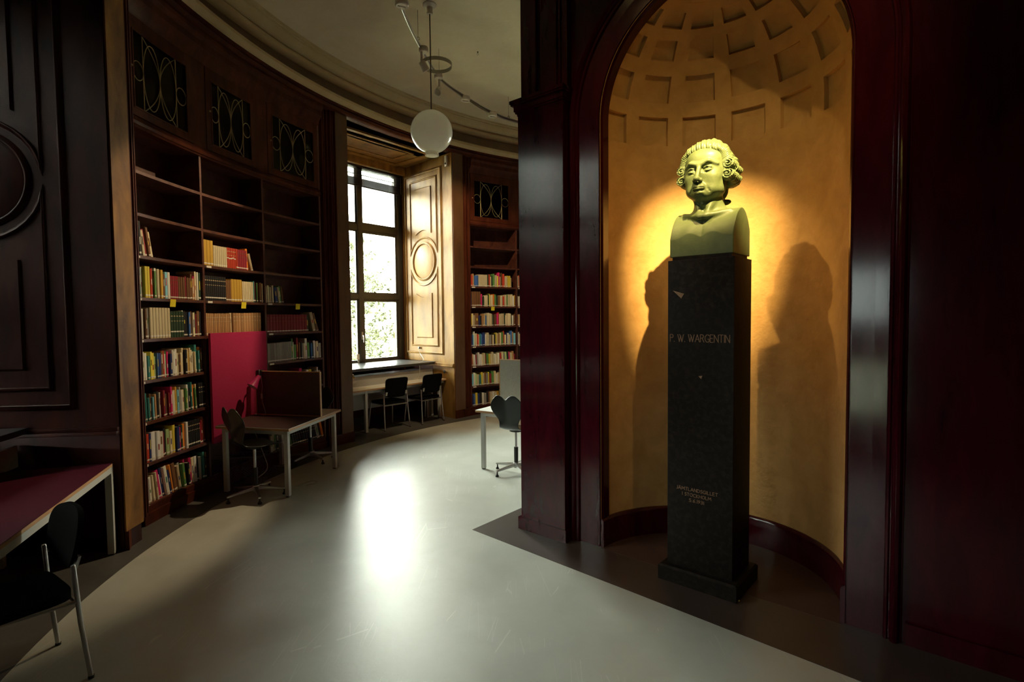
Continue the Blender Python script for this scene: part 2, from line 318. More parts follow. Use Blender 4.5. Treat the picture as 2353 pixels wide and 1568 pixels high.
def jamb_relief(Mx, L, parent, mt):
    """frames, roundel and shaped panels of a shutter-like jamb; x runs from the room edge to the window"""
    k = L/1.527; q = lambda x: x*k
    mb = MB(); bead_loop(mb, rect(q(.30), q(1.42), 1.15, 4.51), Mx, scale=1.3); mb.build('frame_bead', mt, parent, smooth=60)
    cx, cz = q(.845), 2.865
    mb = MB()
    def arcpts(r, a0, a1, n=14): return [(cx+r*math.cos(a0+(a1-a0)*i/n), cz+r*math.sin(a0+(a1-a0)*i/n)) for i in range(n+1)]
    x0, x1 = q(.44), q(1.26); ro = .44; dx = (x1-x0)/2; zz = math.sqrt(max(.0001, ro*ro-dx*dx*.98)); a = math.atan2(zz, dx)
    up = [(x1, cz+zz+.0), (x1, 4.38), (x0, 4.38), (x0, cz+zz)]+arcpts(ro, PI-a, a)[1:-1]
    lo = [(x0, cz-zz), (x0, 1.29), (x1, 1.29), (x1, cz-zz)]+arcpts(ro, -a, -PI+a)[1:-1]
    for pl in (up, lo):
        mb = MB(); bead_loop(mb, pl, Mx, scale=1.0); mb.build('frame_bead', mt, parent, smooth=60)
    mb = MB(); bead_loop(mb, arcpts(.345, 0, 2*PI, 48)[:-1], Mx, scale=1.3)
    rd = mb.build('roundel_bead', mt, parent, smooth=60)
    mb = MB(); mb.add([Mx @ Vector((cx+.30*math.cos(t), .006, cz+.30*math.sin(t))) for t in [2*PI*i/48 for i in range(48)]]+[Mx @ Vector((cx+.315*math.cos(t), 0, cz+.315*math.sin(t))) for t in [2*PI*i/48 for i in range(48)]], [tuple(range(48))]+[(i, (i+1) % 48, 48+(i+1) % 48, 48+i) for i in range(48)])
    mb.build('roundel', mt, parent)
    # raised fields with concave ends
    for (za, zb, con) in ((3.30, 4.235, 'lo'), (1.43, 2.34, 'hi')):
        xa, xb = q(.60), q(1.10); pts = []
        if con == 'lo':
            pts = [(xb, za+.07), (xb, zb), (xa, zb), (xa, za+.07)]+[(xa+(xb-xa)*i/10, za+.07+.075*math.sin(PI*i/10)) for i in range(1, 10)]
        else:
            pts = [(xa, zb-.07), (xa, za), (xb, za), (xb, zb-.07)]+[(xb-(xb-xa)*i/10, zb-.07-.075*math.sin(PI*i/10)) for i in range(1, 10)]
        n = len(pts); c0 = (sum(p[0] for p in pts)/n, sum(p[1] for p in pts)/n)
        inn = [(c0[0]+(p[0]-c0[0])*.955, c0[1]+(p[1]-c0[1])*.975) for p in pts]
        mb = MB(); mb.add([Mx @ Vector((p[0], 0, p[1])) for p in pts]+[Mx @ Vector((p[0], .016, p[1])) for p in inn], [tuple(range(n, 2*n))]+[(i, (i+1) % n, n+(i+1) % n, n+i) for i in range(n)])
        mb.build('raised_field', mt, parent, smooth=0)
def window_bay(ci, blind_drop, detailed=True, mt=None, rp=(6.70, 6.70)):
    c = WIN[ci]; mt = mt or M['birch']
    rm, tm = bay_axes(c)
    nm = ('back', 'left', 'rear')[ci]
    for sgn, tagn, r_ in ((1, 'right', rp[0]), (-1, 'left', rp[1])):       # sgn +1: towards smaller angle (right seen from the room)
        A = PP(c-sgn*HALF, r_); B0 = PP(c-sgn*(HALF+.031), r_); B = PP(c-sgn*SIDE, 6.80); B2 = PP(c-sgn*SIDE, 8.7); I = BP(c, sgn*WH, WD); I2 = BP(c, sgn*WH, 8.45)
        mb = MB(); mb.prism([A, B0, PP(c-sgn*(HALF+.031), 6.80), B, B2, I2, I], 0, 4.71); mb.prism([PP(c-sgn*HALF, 6.80), B, B2, I2, I], 4.72, CEIL-.02)
        pier = struct(mb.build('wall_%s_pier_%s' % (nm, tagn), M['birch_dark'], smooth=0), 'dark wood pier beside the window bay')
        # stepped vertical mouldings between flat pilaster and bookcase
        p0 = c-sgn*(HALF+.031); p1 = c-sgn*SIDE
        prof = []; N_ = 6
        rr = [r_, r_+.02, r_+.018, r_+.05, r_+.075, r_+.07, 6.80]
        for k in range(N_):
            a0 = p0+(p1-p0)*k/N_; a1 = p0+(p1-p0)*(k+1)/N_-.001*(p1-p0)/abs(p1-p0)
            mid = (a0+a1)/2
            mb = MB(); mb.prism([PP(a0, rr[k]), PP(a0*.7+a1*.3, rr[k]-.012), PP(a0*.3+a1*.7, rr[k]-.012), PP(a1, rr[k]), PP(a1, 6.85), PP(a0, 6.85)], .16, 4.70)
            mb.build('moulding', M['birch_dark'], pier, smooth=50)
        # flat polished pilaster board with plinth
        a = c-sgn*HALF; b = c-sgn*(HALF+.033)
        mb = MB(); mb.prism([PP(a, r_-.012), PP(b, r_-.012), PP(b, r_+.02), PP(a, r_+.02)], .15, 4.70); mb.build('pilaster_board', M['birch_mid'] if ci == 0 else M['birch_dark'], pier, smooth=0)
        mb = MB(); mb.prism([PP(a, r_-.03), PP(c-sgn*SIDE, 6.74), PP(c-sgn*SIDE, 6.84), PP(a, r_+.02)], 0, .15); mb.build('plinth', M['birch_dark'], pier, smooth=0)
        # jamb board and its relief
        d = (I-A); L = d.length; d.normalize(); nrm = Vector((-d.y, d.x, 0)) if sgn > 0 else Vector((d.y, -d.x, 0))
        if nrm.dot(tm*-sgn) < 0: nrm = -nrm
        Mx = wall_frame(A, d, nrm)
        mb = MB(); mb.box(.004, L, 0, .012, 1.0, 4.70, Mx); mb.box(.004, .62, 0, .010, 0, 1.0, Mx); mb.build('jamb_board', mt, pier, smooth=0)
        if detailed:
            Mr = Mx @ Matrix.Translation((0, .012, 0))
            if ci != 2: jamb_relief(Mr, L, pier, mt)
            mb = MB(); mb.box(0, L, 0, .045, .925, .955, Mr); mb.box(0, L, 0, .03, .955, .985, Mr); mb.build('sill_moulding', mt, pier, bevel=.006)
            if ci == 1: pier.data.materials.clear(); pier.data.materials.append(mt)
    # soffit with a coffered panel
    mb = MB(); pts = [BP(c, WH*1.2, 8.5), BP(c, -WH*1.2, 8.5)]+[PP(c+HALF*1.06-(2*HALF*1.06)*i/10, 6.72) for i in range(11)]
    pts = [p if (p-CC).length > 7.5 else CC+(p-CC).normalized()*6.77 for p in pts]
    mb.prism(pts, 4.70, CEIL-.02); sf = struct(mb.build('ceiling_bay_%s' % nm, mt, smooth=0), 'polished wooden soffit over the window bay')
    def fr(t0, t1, d0, d1, w_, z, h_, name, arcd=0):
        m_ = MB(); q = [BP(c, t0, d0), BP(c, t1, d0), BP(c, t1, d1), BP(c, t0, d1)]; qi = [BP(c, t0+w_, d0+w_), BP(c, t1-w_, d0+w_), BP(c, t1-w_, d1-w_), BP(c, t0+w_, d1-w_)]
        for k in range(4):
            l = (k+1) % 4; m_.add([(q[k].x, q[k].y, z), (q[l].x, q[l].y, z), (qi[l].x, qi[l].y, z), (qi[k].x, qi[k].y, z), (q[k].x, q[k].y, z-h_), (q[l].x, q[l].y, z-h_), (qi[l].x, qi[l].y, z-h_*.6), (qi[k].x, qi[k].y, z-h_*.6)], [(0, 1, 2, 3), (7, 6, 5, 4), (0, 4, 5, 1), (1, 5, 6, 2), (2, 6, 7, 3), (3, 7, 4, 0)])
        return m_.build(name, mt, sf, smooth=0)
    fr(-.98, .98, 6.92, 7.98, .10, 4.70, .03, 'soffit_frame'); fr(-.70, .70, 7.16, 7.74, .05, 4.70, .018, 'soffit_panel')
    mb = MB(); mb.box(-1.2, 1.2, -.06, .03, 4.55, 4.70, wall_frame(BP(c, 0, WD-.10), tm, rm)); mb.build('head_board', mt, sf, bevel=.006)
    # parapet under the window, heater recess, stone sill
    Mw = wall_frame(BP(c, 0, WD), tm, rm)          # x along the window, y outwards
    mb = MB(); mb.box(-1.35, 1.35, .0, .30, 0, .93, Mw); pr = struct(mb.build('wall_%s_parapet' % nm, M['birch_dark'], smooth=0), 'low dark wall under the window')
    if detailed:
        mb = MB(); mb.box(-1.19, 1.13, -.98, .0, .955, 1.0, Mw); mb.build('sill', M['sill'], pr, bevel=.006)
        mb = MB(); mb.box(-1.16, 1.13, -.90, -.88, .70, .865, Mw); mb.build('heater_screen', M['panel_grey'], pr, bevel=.004)
        mb = MB(); mb.box(-1.10, 1.08, -.80, -.45, .30, .84, Mw)
        mb.build('heater_casing', M['panel_grey'], pr, bevel=.006)
        mb = MB()
        for k in range(46): mb.box(-1.09+k*.047, -1.075+k*.047, -.79, -.47, .84, .846, Mw)
        mb.build('heater_grille', M['black_plastic'], pr, smooth=0)
    # window: frame, transoms, mullions, panes
    wname = 'window_%d' % (ci+1)
    z0, z1 = .96, 4.60; Y0, Y1 = .04, .11
    wroot = MB()
    wroot.box(-1.26, 1.26, Y0, Y1, z0, z0+.055, Mw); wroot.box(-1.26, 1.26, Y0, Y1, z1-.05, z1+.1, Mw)
    for x in (-1.26, 1.14): wroot.box(x, x+.12, Y0, Y1, z0, z1, Mw)
    win = struct(wroot.build(wname, M['frame'], bevel=.004), 'tall dark framed casement window')
    mu = []
    for x in (-.31, .21):
        mb = MB(); mb.box(x, x+.095, Y0-.02, Y1, z0+.05, z1-.04, Mw); mb.build('mullion', M['frame'], win, bevel=.004)
    for z, h_ in ((2.165, .085), (3.42, .105)):
        mb = MB(); mb.box(-1.16, 1.16, Y0-.01, Y1+.005, z, z+h_, Mw); mb.build('transom', M['frame'], win, bevel=.004)
    # sashes + panes
    xs = [(-1.14, -.31), (-.215, .21), (.305, 1.14)]; zs = [(z0+.055, 2.165), (2.25, 3.42), (3.525, z1-.05)]
    for xi, (xa, xb) in enumerate(xs):
        for zi, (za, zb) in enumerate(zs):
            mb = MB(); t = .045 if xi != 1 else .03
            for q in ((xa, xb, za, za+t), (xa, xb, zb-t, zb), (xa, xa+t, za+t, zb-t), (xb-t, xb, za+t, zb-t)): mb.box(q[0], q[1], Y0+.015, Y1-.01, q[2], q[3], Mw)
            sash = mb.build('sash', M['frame'], win, smooth=0)
            mb = MB(); mb.box(xa+t, xb-t, .072, .077, za+t, zb-t, Mw); mb.build('pane', M['glass'], sash, smooth=0)
    if ci == 0:
        mb = MB(); mb.box(.235, .265, .0, .02, 1.42, 1.56, Mw); mb.box(.242, .258, -.035, .005, 1.47, 1.50, Mw); mb.box(.242, .258, -.045, -.03, 1.37, 1.50, Mw); mb.build('handle', M['steel'], win, bevel=.003)
        mb = MB(); mb.box(.11, .17, -.006, .0, 1.06, 1.16, Mw); mb.build('sticker', M['label'], win)
        mb = MB(); mb.lathe([(0, 0), (.02, 0), (.016, .03), (.022, .045), (0, .05)], (0, 0, 0), 10, Matrix.Translation(Mw @ Vector((.13, -.03, 1.0)))); mb.build('window_latch', M['steel'], win)
    # venetian blind: head rail, loose slats, gathered slats, cords
    bl = empty('venetian_blind', tuple(BP(c, 0, WD-.04, 4.55)))
    lab = ['raised brown venetian blind with gathered slats in the bright window', 'lowered brown venetian blind in the dark window bay behind the left table', 'raised brown venetian blind of the window behind the core wall'][ci]
    tag(bl, lab, 'blind')
    inv = Matrix.Translation(-bl.location)
    mb = MB(); mb.box(-1.22, 1.22, -.035, .01, 4.53, 4.58, inv @ Mw); mb.build('head_rail', M['slat'], bl, bevel=.003)
    sm = MB(); sm.box(-1.22, 1.22, -.0145, .0145, -.0008, .0008); sme = sm.mesh('slat', 0); sme.materials.append(M['slat'])
    zt, zb_ = 4.52, blind_drop
    def put(z, tilt, dx=0):
        o = bpy.data.objects.new('slat', sme); COL.objects.link(o); o.parent = bl
        o.matrix_local = inv @ Mw @ Matrix.Translation((dx, -.012, z)) @ Matrix.Rotation(tilt, 4, 'X')
    if ci == 1:
        z = zt
        while z > zb_: put(z, 1.15); z -= .026
    else:
        for k in range(10): put(zt-.009-k*.0125, .12)
        for k in range(6): put(zb_+.145+.012*k, .05, .002*math.sin(k*7))
        for k in range(34): put(zb_+.010+.0038*k, .04, .004*math.sin(k*5))
    mb = MB(); mb.box(-1.22, 1.22, -.03, .01, zb_-.012, zb_+.006, inv @ Mw); mb.build('bottom_rail', M['slat'], bl, bevel=.003)
    for x in (-.9, -.3, .3, .9, 1.19): MB().box(x-.002, x+.002, -.03, -.027, zb_, zt+.03, inv @ Mw).build('ladder_cord', M['cord'], bl, smooth=0)
    return Mw
MW = window_bay(0, 4.20, rp=(6.70, 6.70))
window_bay(1, .99, mt=M['bay_shaded'], rp=(6.60, 6.60))
window_bay(2, 4.20)
# the left bay's near pilaster is the brown figured board, side light put into its colour
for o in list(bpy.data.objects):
    if o.name.startswith('pilaster_board') and o.parent and o.parent.name == 'wall_left_pier_right': o.data.materials.clear(); o.data.materials.append(M['birch_lit'])
# plain remaining outer wall, behind the camera and past the core, and wall behind the bookcases
a0 = WIN[1]+SIDE; a1 = WIN[2]-SIDE+2*PI
G0, G1 = 3.795, 3.925                     # glazed side door left behind the viewer
W_ = lambda p0, p1, z0, z1, n: MB().arc(p0, p1, [(6.8, z0), (7.1, z0), (7.1, z1), (6.8, z1)], n)
wr = struct(W_(a0, G0, 0, CEIL-.02, 8).build('wall_rear', M['birch_dark']), 'dark panelled wall behind the viewer')
W_(G1, a1, 0, CEIL-.02, 100).build('wall_section', M['birch_dark'], wr); W_(G0, G1, 2.45, CEIL-.02, 4).build('wall_section', M['birch_dark'], wr)
gm = (G0+G1)/2; rmg = Vector((math.cos(gm), math.sin(gm), 0)); tmg = Vector((math.sin(gm), -math.cos(gm), 0)); MG = wall_frame(CC+rmg*6.92, tmg, rmg)
mb = MB(); hw = .44
for q in ((-hw, -hw+.07, 0, 2.45), (hw-.07, hw, 0, 2.45), (-hw+.07, hw-.07, 0, .52), (-hw+.07, hw-.07, 1.16, 1.72), (-hw+.07, hw-.07, 2.36, 2.45)): mb.box(q[0], q[1], 0, .05, q[2], q[3], MG)
dg = struct(mb.build('door_1', M['birch_dark'], smooth=0), 'glazed side door behind the viewer')
for z0, z1 in ((.52, 1.16), (1.72, 2.36)): MB().box(-hw+.07, hw-.07, .02, .026, z0, z1, MG).build('pane', M['door_glass'], dg, smooth=0)
L = bpy.data.lights.new('daylight_portal', 'AREA'); L.shape = 'RECTANGLE'; L.size = .9; L.size_y = 2.0; L.cycles.is_portal = True
o = bpy.data.objects.new('daylight_portal', L); COL.objects.link(o); o.location = CC+rmg*7.15+Vector((0, 0, 1.44)); o.rotation_euler = (-rmg).to_track_quat('-Z', 'Y').to_euler()
for i, (p0, p1) in enumerate([(WIN[0]+SIDE, WIN[1]-SIDE), (WIN[2]+SIDE, WIN[0]-SIDE)]):
    mb = MB(); mb.arc(p0, p1, [(7.16, 0), (7.4, 0), (7.4, CEIL-.02), (7.16, CEIL-.02)], 24); struct(mb.build('wall_bookcase_%s' % ('left', 'far')[i], M['birch_dark']))
# socket and sensor on the bright jamb
A = PP(WIN[0]-HALF, 6.70); I = BP(WIN[0], WH, WD); dj = (I-A).normalized(); nj = Vector((dj.y, -dj.x, 0))
if nj.dot(bay_axes(WIN[0])[1]) > 0: nj = -nj
MJ = wall_frame(A, dj, nj)
mb = MB(); mb.lathe([(0, .0), (.028, 0), (.03, .004), (.022, .008), (0, .008)], (0, 0, 0), 20, MJ @ Matrix.Translation((.27, .024, .83)) @ Matrix.Rotation(-PI/2, 4, 'X'))
tag(mb.build('cable_outlet', M['black_plastic']), 'small round dark cable hole in the wood below the sill moulding', 'outlet')
mb = MB(); mb.box(.085, .145, .026, .055, 4.47, 4.66, MJ)
sens = tag(mb.build('wall_sensor', M['white_plastic'], bevel=.006), 'white motion sensor high on the edge of the window jamb', 'sensor')
mb = MB(); mb.lathe([(0, 0), (.018, 0), (.014, .008), (0, .01)], (0, 0, 0), 16, MJ @ Matrix.Translation((.115, .055, 4.52)) @ Matrix.Rotation(-PI/2, 4, 'X')); mb.build('lens', M['black_plastic'], sens)

# ------------------------------------------------------------------ bookcases
HS = [3.486-.3693*i for i in range(10)]
def bookcase(pl, pr, divs, label, side):
    """pl > pr: left and right angle of the opening"""
    mid = (pl+pr)/2; bc = empty('bookcase', tuple(PP(mid, R0, 0))); tag(bc, label, 'bookcase')
    Ti = Matrix.Translation(-bc.location)
    def fin(mb, name, m, smooth=35, bevel=0, parent=bc):
        mb.v = [tuple(Ti @ Vector(v)) for v in mb.v]; return mb.build(name, m, parent, smooth, bevel)
    edges = [pl]+divs+[pr]; tk = .0135/R0
    def rbox(mb, pa, pb, ra, rb, za, zb, seg=None): mb.arc(pa, pb, [(ra, za), (rb, za), (rb, zb), (ra, zb)], seg); return mb
    for p in (pl, pr): fin(rbox(MB(), p-tk, p+tk, R0, 7.13, .12, 4.66, 1), 'side_panel', M['shelf'])
    for p in divs:
        d = fin(rbox(MB(), p-tk, p+tk, R0+.005, 7.13, .12, 3.50, 1), 'divider', M['shelf'])
    fin(rbox(MB(), pl+tk, pr-tk, 7.12, 7.15, .0, 4.68), 'back_panel', M['shelf'])
    mb = MB(); rbox(mb, pl, pr, R0-.01, R0+.03, 0, .155); rbox(mb, pl, pr, R0-.03, R0-.01, 0, .10); fin(mb, 'plinth', M['birch_dark'])
    for j in range(len(edges)-1):
        pa, pb = edges[j]-tk, edges[j+1]+tk
        for i in range(1, 10):
            s = fin(rbox(MB(), pa, pb, R0+.004, 7.12, HS[i]-.027, HS[i], 5), 'shelf', M['shelf'], 0)
            if i >= 3 and i >= (3, 3, 4)[min(j, 2)]:
                la = pa-.004; mb = rbox(MB(), la, la-.0105, R0-.001, R0+.004, HS[i]-.026, HS[i]-.006, 1); fin(mb, 'shelf_label', M['label'], 0, parent=s)
    # frieze moulding under the doors
    mb = MB(); mb.arc(pl, pr, [(6.86, 3.486), (6.775, 3.486), (6.765, 3.50), (6.755, 3.505), (6.745, 3.53), (6.76, 3.545), (6.775, 3.58), (6.86, 3.58)], 14); fin(mb, 'frieze_moulding', M['birch_dark'])
    mb = MB(); mb.arc(pl, pr, [(6.86, 4.44), (6.78, 4.44), (6.76, 4.47), (6.75, 4.50), (6.70, 4.56), (6.70, 4.62), (6.67, 4.66), (6.67, 4.70), (7.12, 4.70), (7.12, 4.60), (6.86, 4.56)], 14); fin(mb, 'head_moulding', M['birch_dark'])
    fin(rbox(MB(), pl, pr, R0+.02, 7.12, 3.50, 3.525), 'cupboard_floor', M['shelf'])
    for p in divs: fin(rbox(MB(), p-.014, p+.014, R0-.005, R0+.03, 3.57, 4.45, 1), 'stile', M['birch_dark'])
    # glazed lattice doors
    for j in range(len(edges)-1):
        pa, pb = edges[j]-.0035, edges[j+1]+.0035
        if j > 0: pa = edges[j]-.0145
        if j < len(edges)-2: pb = edges[j+1]+.0145
        mb = MB(); fw = .0105; za, zb = 3.585, 4.435
        rbox(mb, pa, pa-fw, R0-.012, R0+.018, za, zb, 1); rbox(mb, pb+fw, pb, R0-.012, R0+.018, za, zb, 1)
        rbox(mb, pa-fw, pb+fw, R0-.012, R0+.018, za, za+.065, 3); rbox(mb, pa-fw, pb+fw, R0-.012, R0+.018, zb-.115, zb, 3)
        dr = fin(mb, 'cupboard_door', M['birch_dark'], 0)
        mb = MB(); q0, q1, y0, y1 = pa-fw, pb+fw, za+.065, zb-.115
        for (z_) in (y0, y1-.012): rbox(mb, q0, q1, R0-.018, R0-.008, z_, z_+.012, 3)
        rbox(mb, q0, q0-.0018, R0-.018, R0-.008, y0, y1, 1); rbox(mb, q1+.0018, q1, R0-.018, R0-.008, y0, y1, 1)
        fin(mb, 'door_bead', M['birch_dark'], 0, parent=dr)
        fin(rbox(MB(), q0, q1, R0+.002, R0+.005, y0, y1, 4), 'glass_pane', M['dark_glass'], 0, parent=dr)
        # leading: two big tangent ovals, two uprights, two small circles
        cz = (y0+y1)/2; Wd = (q0-q1); hh = (y1-y0)/2
        def pt(x, z): return PP(q0-(x+1)/2*Wd, R0-.004, cz+z*hh)
        mb = MB()
        for cx_ in (-.30, .30):
            mb.tube([pt(cx_+.30*math.cos(t), .86*math.sin(t)) for t in [2*PI*k/40 for k in range(40)]], .0042, 6, closed=True)
        for x in (-.60, .60): mb.tube([pt(x, -.97), pt(x, .97)], .004, 6)
        for x, zc in ((-.79, 0), (.79, 0)):
            mb.tube([pt(x+.19*math.cos(t), zc+.24*math.sin(t)) for t in [2*PI*k/24 for k in range(24)]], .004, 6, closed=True)
        for x in (-.60, .60): mb.tube([pt(x*(k/12)**2, .97*k/12) for k in range(-12, 13)], .0040, 6)
        fin(mb, 'lead_tracery', M['brass'], 60, parent=dr)
        mb = MB(); kx = PP(pa-.005, R0-.03, cz); mb.lathe([(0, -.012), (.010, -.006), (.010, .006), (0, .012)], tuple(kx), 10); fin(mb, 'knob', M['brass'], parent=dr)
    return bc
NB = dict(pl=WIN[1]-SIDE-.0098, pr=WIN[0]+SIDE+.0059)
near_divs = [3.0002, 2.8585]; far_l = WIN[0]-SIDE+.0018; far_divs = [2.1007, 1.960]
bookcase(3.1437, 2.7104, near_divs, 'tall dark wooden wall bookcase with glazed lattice cupboards between window bay and pilaster', 'near')
bookcase(2.2555, 1.8100, far_divs, 'narrow far bookcase right of the bright window beside the core pillar', 'far')

# ------------------------------------------------------------------ books
BC = dict(w=(.66, .64, .56), c=(.56, .48, .31), t=(.42, .33, .20), o=(.50, .30, .045), y=(.62, .50, .06), r=(.42, .045, .022), m=(.18, .014, .022),
          n=(.02, .035, .14), b=(.05, .13, .36), g=(.08, .20, .055), d=(.022, .045, .024), k=(.014, .013, .014), a=(.28, .27, .24), e=(.035, .17, .16),
          p=(.48, .02, .12), u=(.14, .065, .028), O=(.62, .18, .025), s=(.16, .40, .52), l=(.36, .50, .22), h=(.36, .20, .09))
CN = dict(w='white', c='cream', t='tan', o='ochre', y='yellow', r='red', m='burgundy', n='navy', b='blue', g='green', d='dark green', k='black', a='grey', e='teal', p='crimson', u='brown', O='orange', s='sky blue', l='light green', h='leather brown')
BM = {k: [mat('book_cloth_'+CN[k].replace(' ', '_'), tuple(min(.86, x*f*1.32) for x in v), rough=.6, spec=.3) for f in (.82, 1.0, 1.15)] for k, v in BC.items()}
mb = MB()      # unit book: rounded spine and two boards
sp = [(0, .03), (.12, .008), (.5, 0), (.88, .008), (1, .03)]
mb.prism(sp+[(1, 1), (.93, 1), (.93, .05), (.07, .05), (.07, 1), (0, 1)], 0, 1)
COVER = mb.mesh('book_cover', 0); COVER.materials.append(None)
mb = MB(); mb.box(.07, .93, .04, .97, .012, .985); PAGES = mb.mesh('pages', 0); PAGES.materials.append(M['page'])
mb = MB(); mb.prism([(.02, .02), (.12, .002), (.5, -.008), (.88, .002), (.98, .02), (.98, .03), (.02, .03)], 0, 1); LAB = mb.mesh('spine_label', 0); LAB.materials.append(M['label'])
TITLE = LAB.copy(); TITLE.materials.clear(); TITLE.materials.append(None); TITLE.name = 'spine_title'
rows = [  # bookcase, section, shelf, fill, leaning tail, mean height mm, tokens
 ('near', 0, 3, .36, 9, 265, 'c c c k^300 c^230 m u c'),
 ('near', 0, 4, 1.0, 0, 262, 'm^270 m w e k w^270 y*2^280 r^265 k^270 g w^275 c^270 o u s^250 w^250 m*4:23^220 u*3:28^218 m^230 u*2:26^218 u h^215 p^240 c^290 w^285 d^280'),
 ('near', 0, 5, 1.0, 0, 262, 'b m^260 k g:40^255 w^270 u^270 a^275 c*7:36^282 d*5:34^250 w^260 k^255 k b^245 u c^240 d m u k^250'),
 ('near', 0, 6, 1.0, 1, 240, 'w^250 w e^215 w^250 w w e^215 y y l^205 b n u r w g p n^215 w^250 w w c u^200 c c^260 k^240 c o c^255 c w c e^285 e O u'),
 ('near', 0, 7, 1.0, 2, 235, 'c^235 c w u e g^225 e u^240 s h^230 k^245 k w m^250 n u m p^270 w c o^260 s a w c g w^260 k e^280 O g c^250 k*3^260'),
 ('near', 0, 8, 1.0, 2, 240, 'y c y^215 r n w:48^260 w:46^255 w:44^240 m k l:36^240 c y:34^265 n p d^245 O w^262 k*7:21^262 m m h^270 m^250'),
 ('near', 0, 9, 1.0, 5, 245, 'w^230 w k a w c^240 c p:34^275 w n^285 w:38^285 n O^280 e u:44^280 t a g^240 p^270 k p^265 c^255 w k w c^215 e^275 k h^260'),
 ('near', 1, 3, .86, 0, 225, 'o*3:42^265 c*7:26^222 r*6:24^225 m*5:26^222 O^250 t'),
 ('near', 1, 4, 1.0, 0, 240, 'k*11:27^262 u*3:25^235 o*4:40^250 c*7:24^235 e m g u u c'),
 ('near', 1, 5, .95, 0, 240, 'h*14:21^235 c^240 h*11:32^240'),
 ('near', 2, 4, .36, 7, 215, 'c c l c c n c g u'),
 ('near', 2, 5, .98, 4, 235, 'm*14:29^225 d^220 t^270 u^265'),
 ('near', 2, 6, 1.0, 1, 235, 'a*18:17^240 g^285 w g m^290 u k^230 a c w^275 g b k w c^230 a'),
 ('near', 2, 7, 1.0, 0, 215, 'c m s^240 k n c k c u n c a k p^255 m c w y c a w^240 c'),
 ('near', 2, 9, 1.0, 5, 235, 'w c g d d w d d g k*11:24^230 a k O'),
 ('far', 0, 3, .92, 0, 215, 'r r h b b b c*6:27^225 d r^235 c d g^250 c c y p^280 c^200 u^270 r^255 c c y y c'),
 ('far', 0, 4, 1.0, 0, 225, 'n^240 u*4:38^275 p:36^235 d c c d y^240 c c O^235 g^230 d u c c r c g^230 c c c w o'),
 ('far', 0, 5, 1.0, 0, 230, 'y c^240 t u:50^245 n k h^235 c b c^250 c t d u p^235 r^260 c c t d c c^240 c k w u'),
 ('far', 0, 6, 1.0, 0, 230, 'n s w^275 c r c e b n^250 w c a u c k y^240 c h c g^250 r^270 c n w c b^270 h^250 s'),
 ('far', 0, 7, 1.0, 4, 225, 'r c w m a w^250 w c c^235 m g y c c:34 w c w r c^240 a l d p c h m'),
 ('far', 0, 8, 1.0, 4, 230, 's w^245 l c e y c u a y m g c w c t k c w n c c u w'),
 ('far', 0, 9, 1.0, 2, 225, 'n b y^235 n k w a k u^230 c w c o d m c c w u b c w'),
 ('far', 1, 3, .3, 0, 225, 'c r c u o t'), ('far', 1, 4, .3, 0, 225, 'c w d c h u'), ('far', 1, 5, .3, 0, 225, 'h c w u c t'), ('far', 1, 6, .3, 0, 225, 'w c b c u t'),
]
ORDN = ['first', 'second', 'third', 'fourth', 'fifth', 'sixth', 'seventh', 'eighth', 'ninth', 'tenth', 'eleventh', 'twelfth', 'thirteenth', 'fourteenth', 'fifteenth', 'sixteenth', 'seventeenth', 'eighteenth', 'nineteenth', 'twentieth']
def ordn(k):
    if k < 20: return ORDN[k]
    t = (k+1)//10; u_ = (k+1) % 10
    return {2: 'twenty', 3: 'thirty', 4: 'forty'}[t]+'-'+ORDN[u_-1] if u_ else {2: 'twentieth', 3: 'thirtieth', 4: 'fortieth'}[t]
SHN = {9: 'lowest shelf', 8: 'second-lowest shelf', 7: 'third-lowest shelf', 6: 'fourth-lowest shelf', 5: 'fifth-lowest shelf', 4: 'sixth-lowest shelf', 3: 'highest filled shelf'}
near_e = [3.1437]+near_divs+[2.7104]; far_e = [2.2555]+far_divs+[1.81]
books = []
rb = random.Random(11)
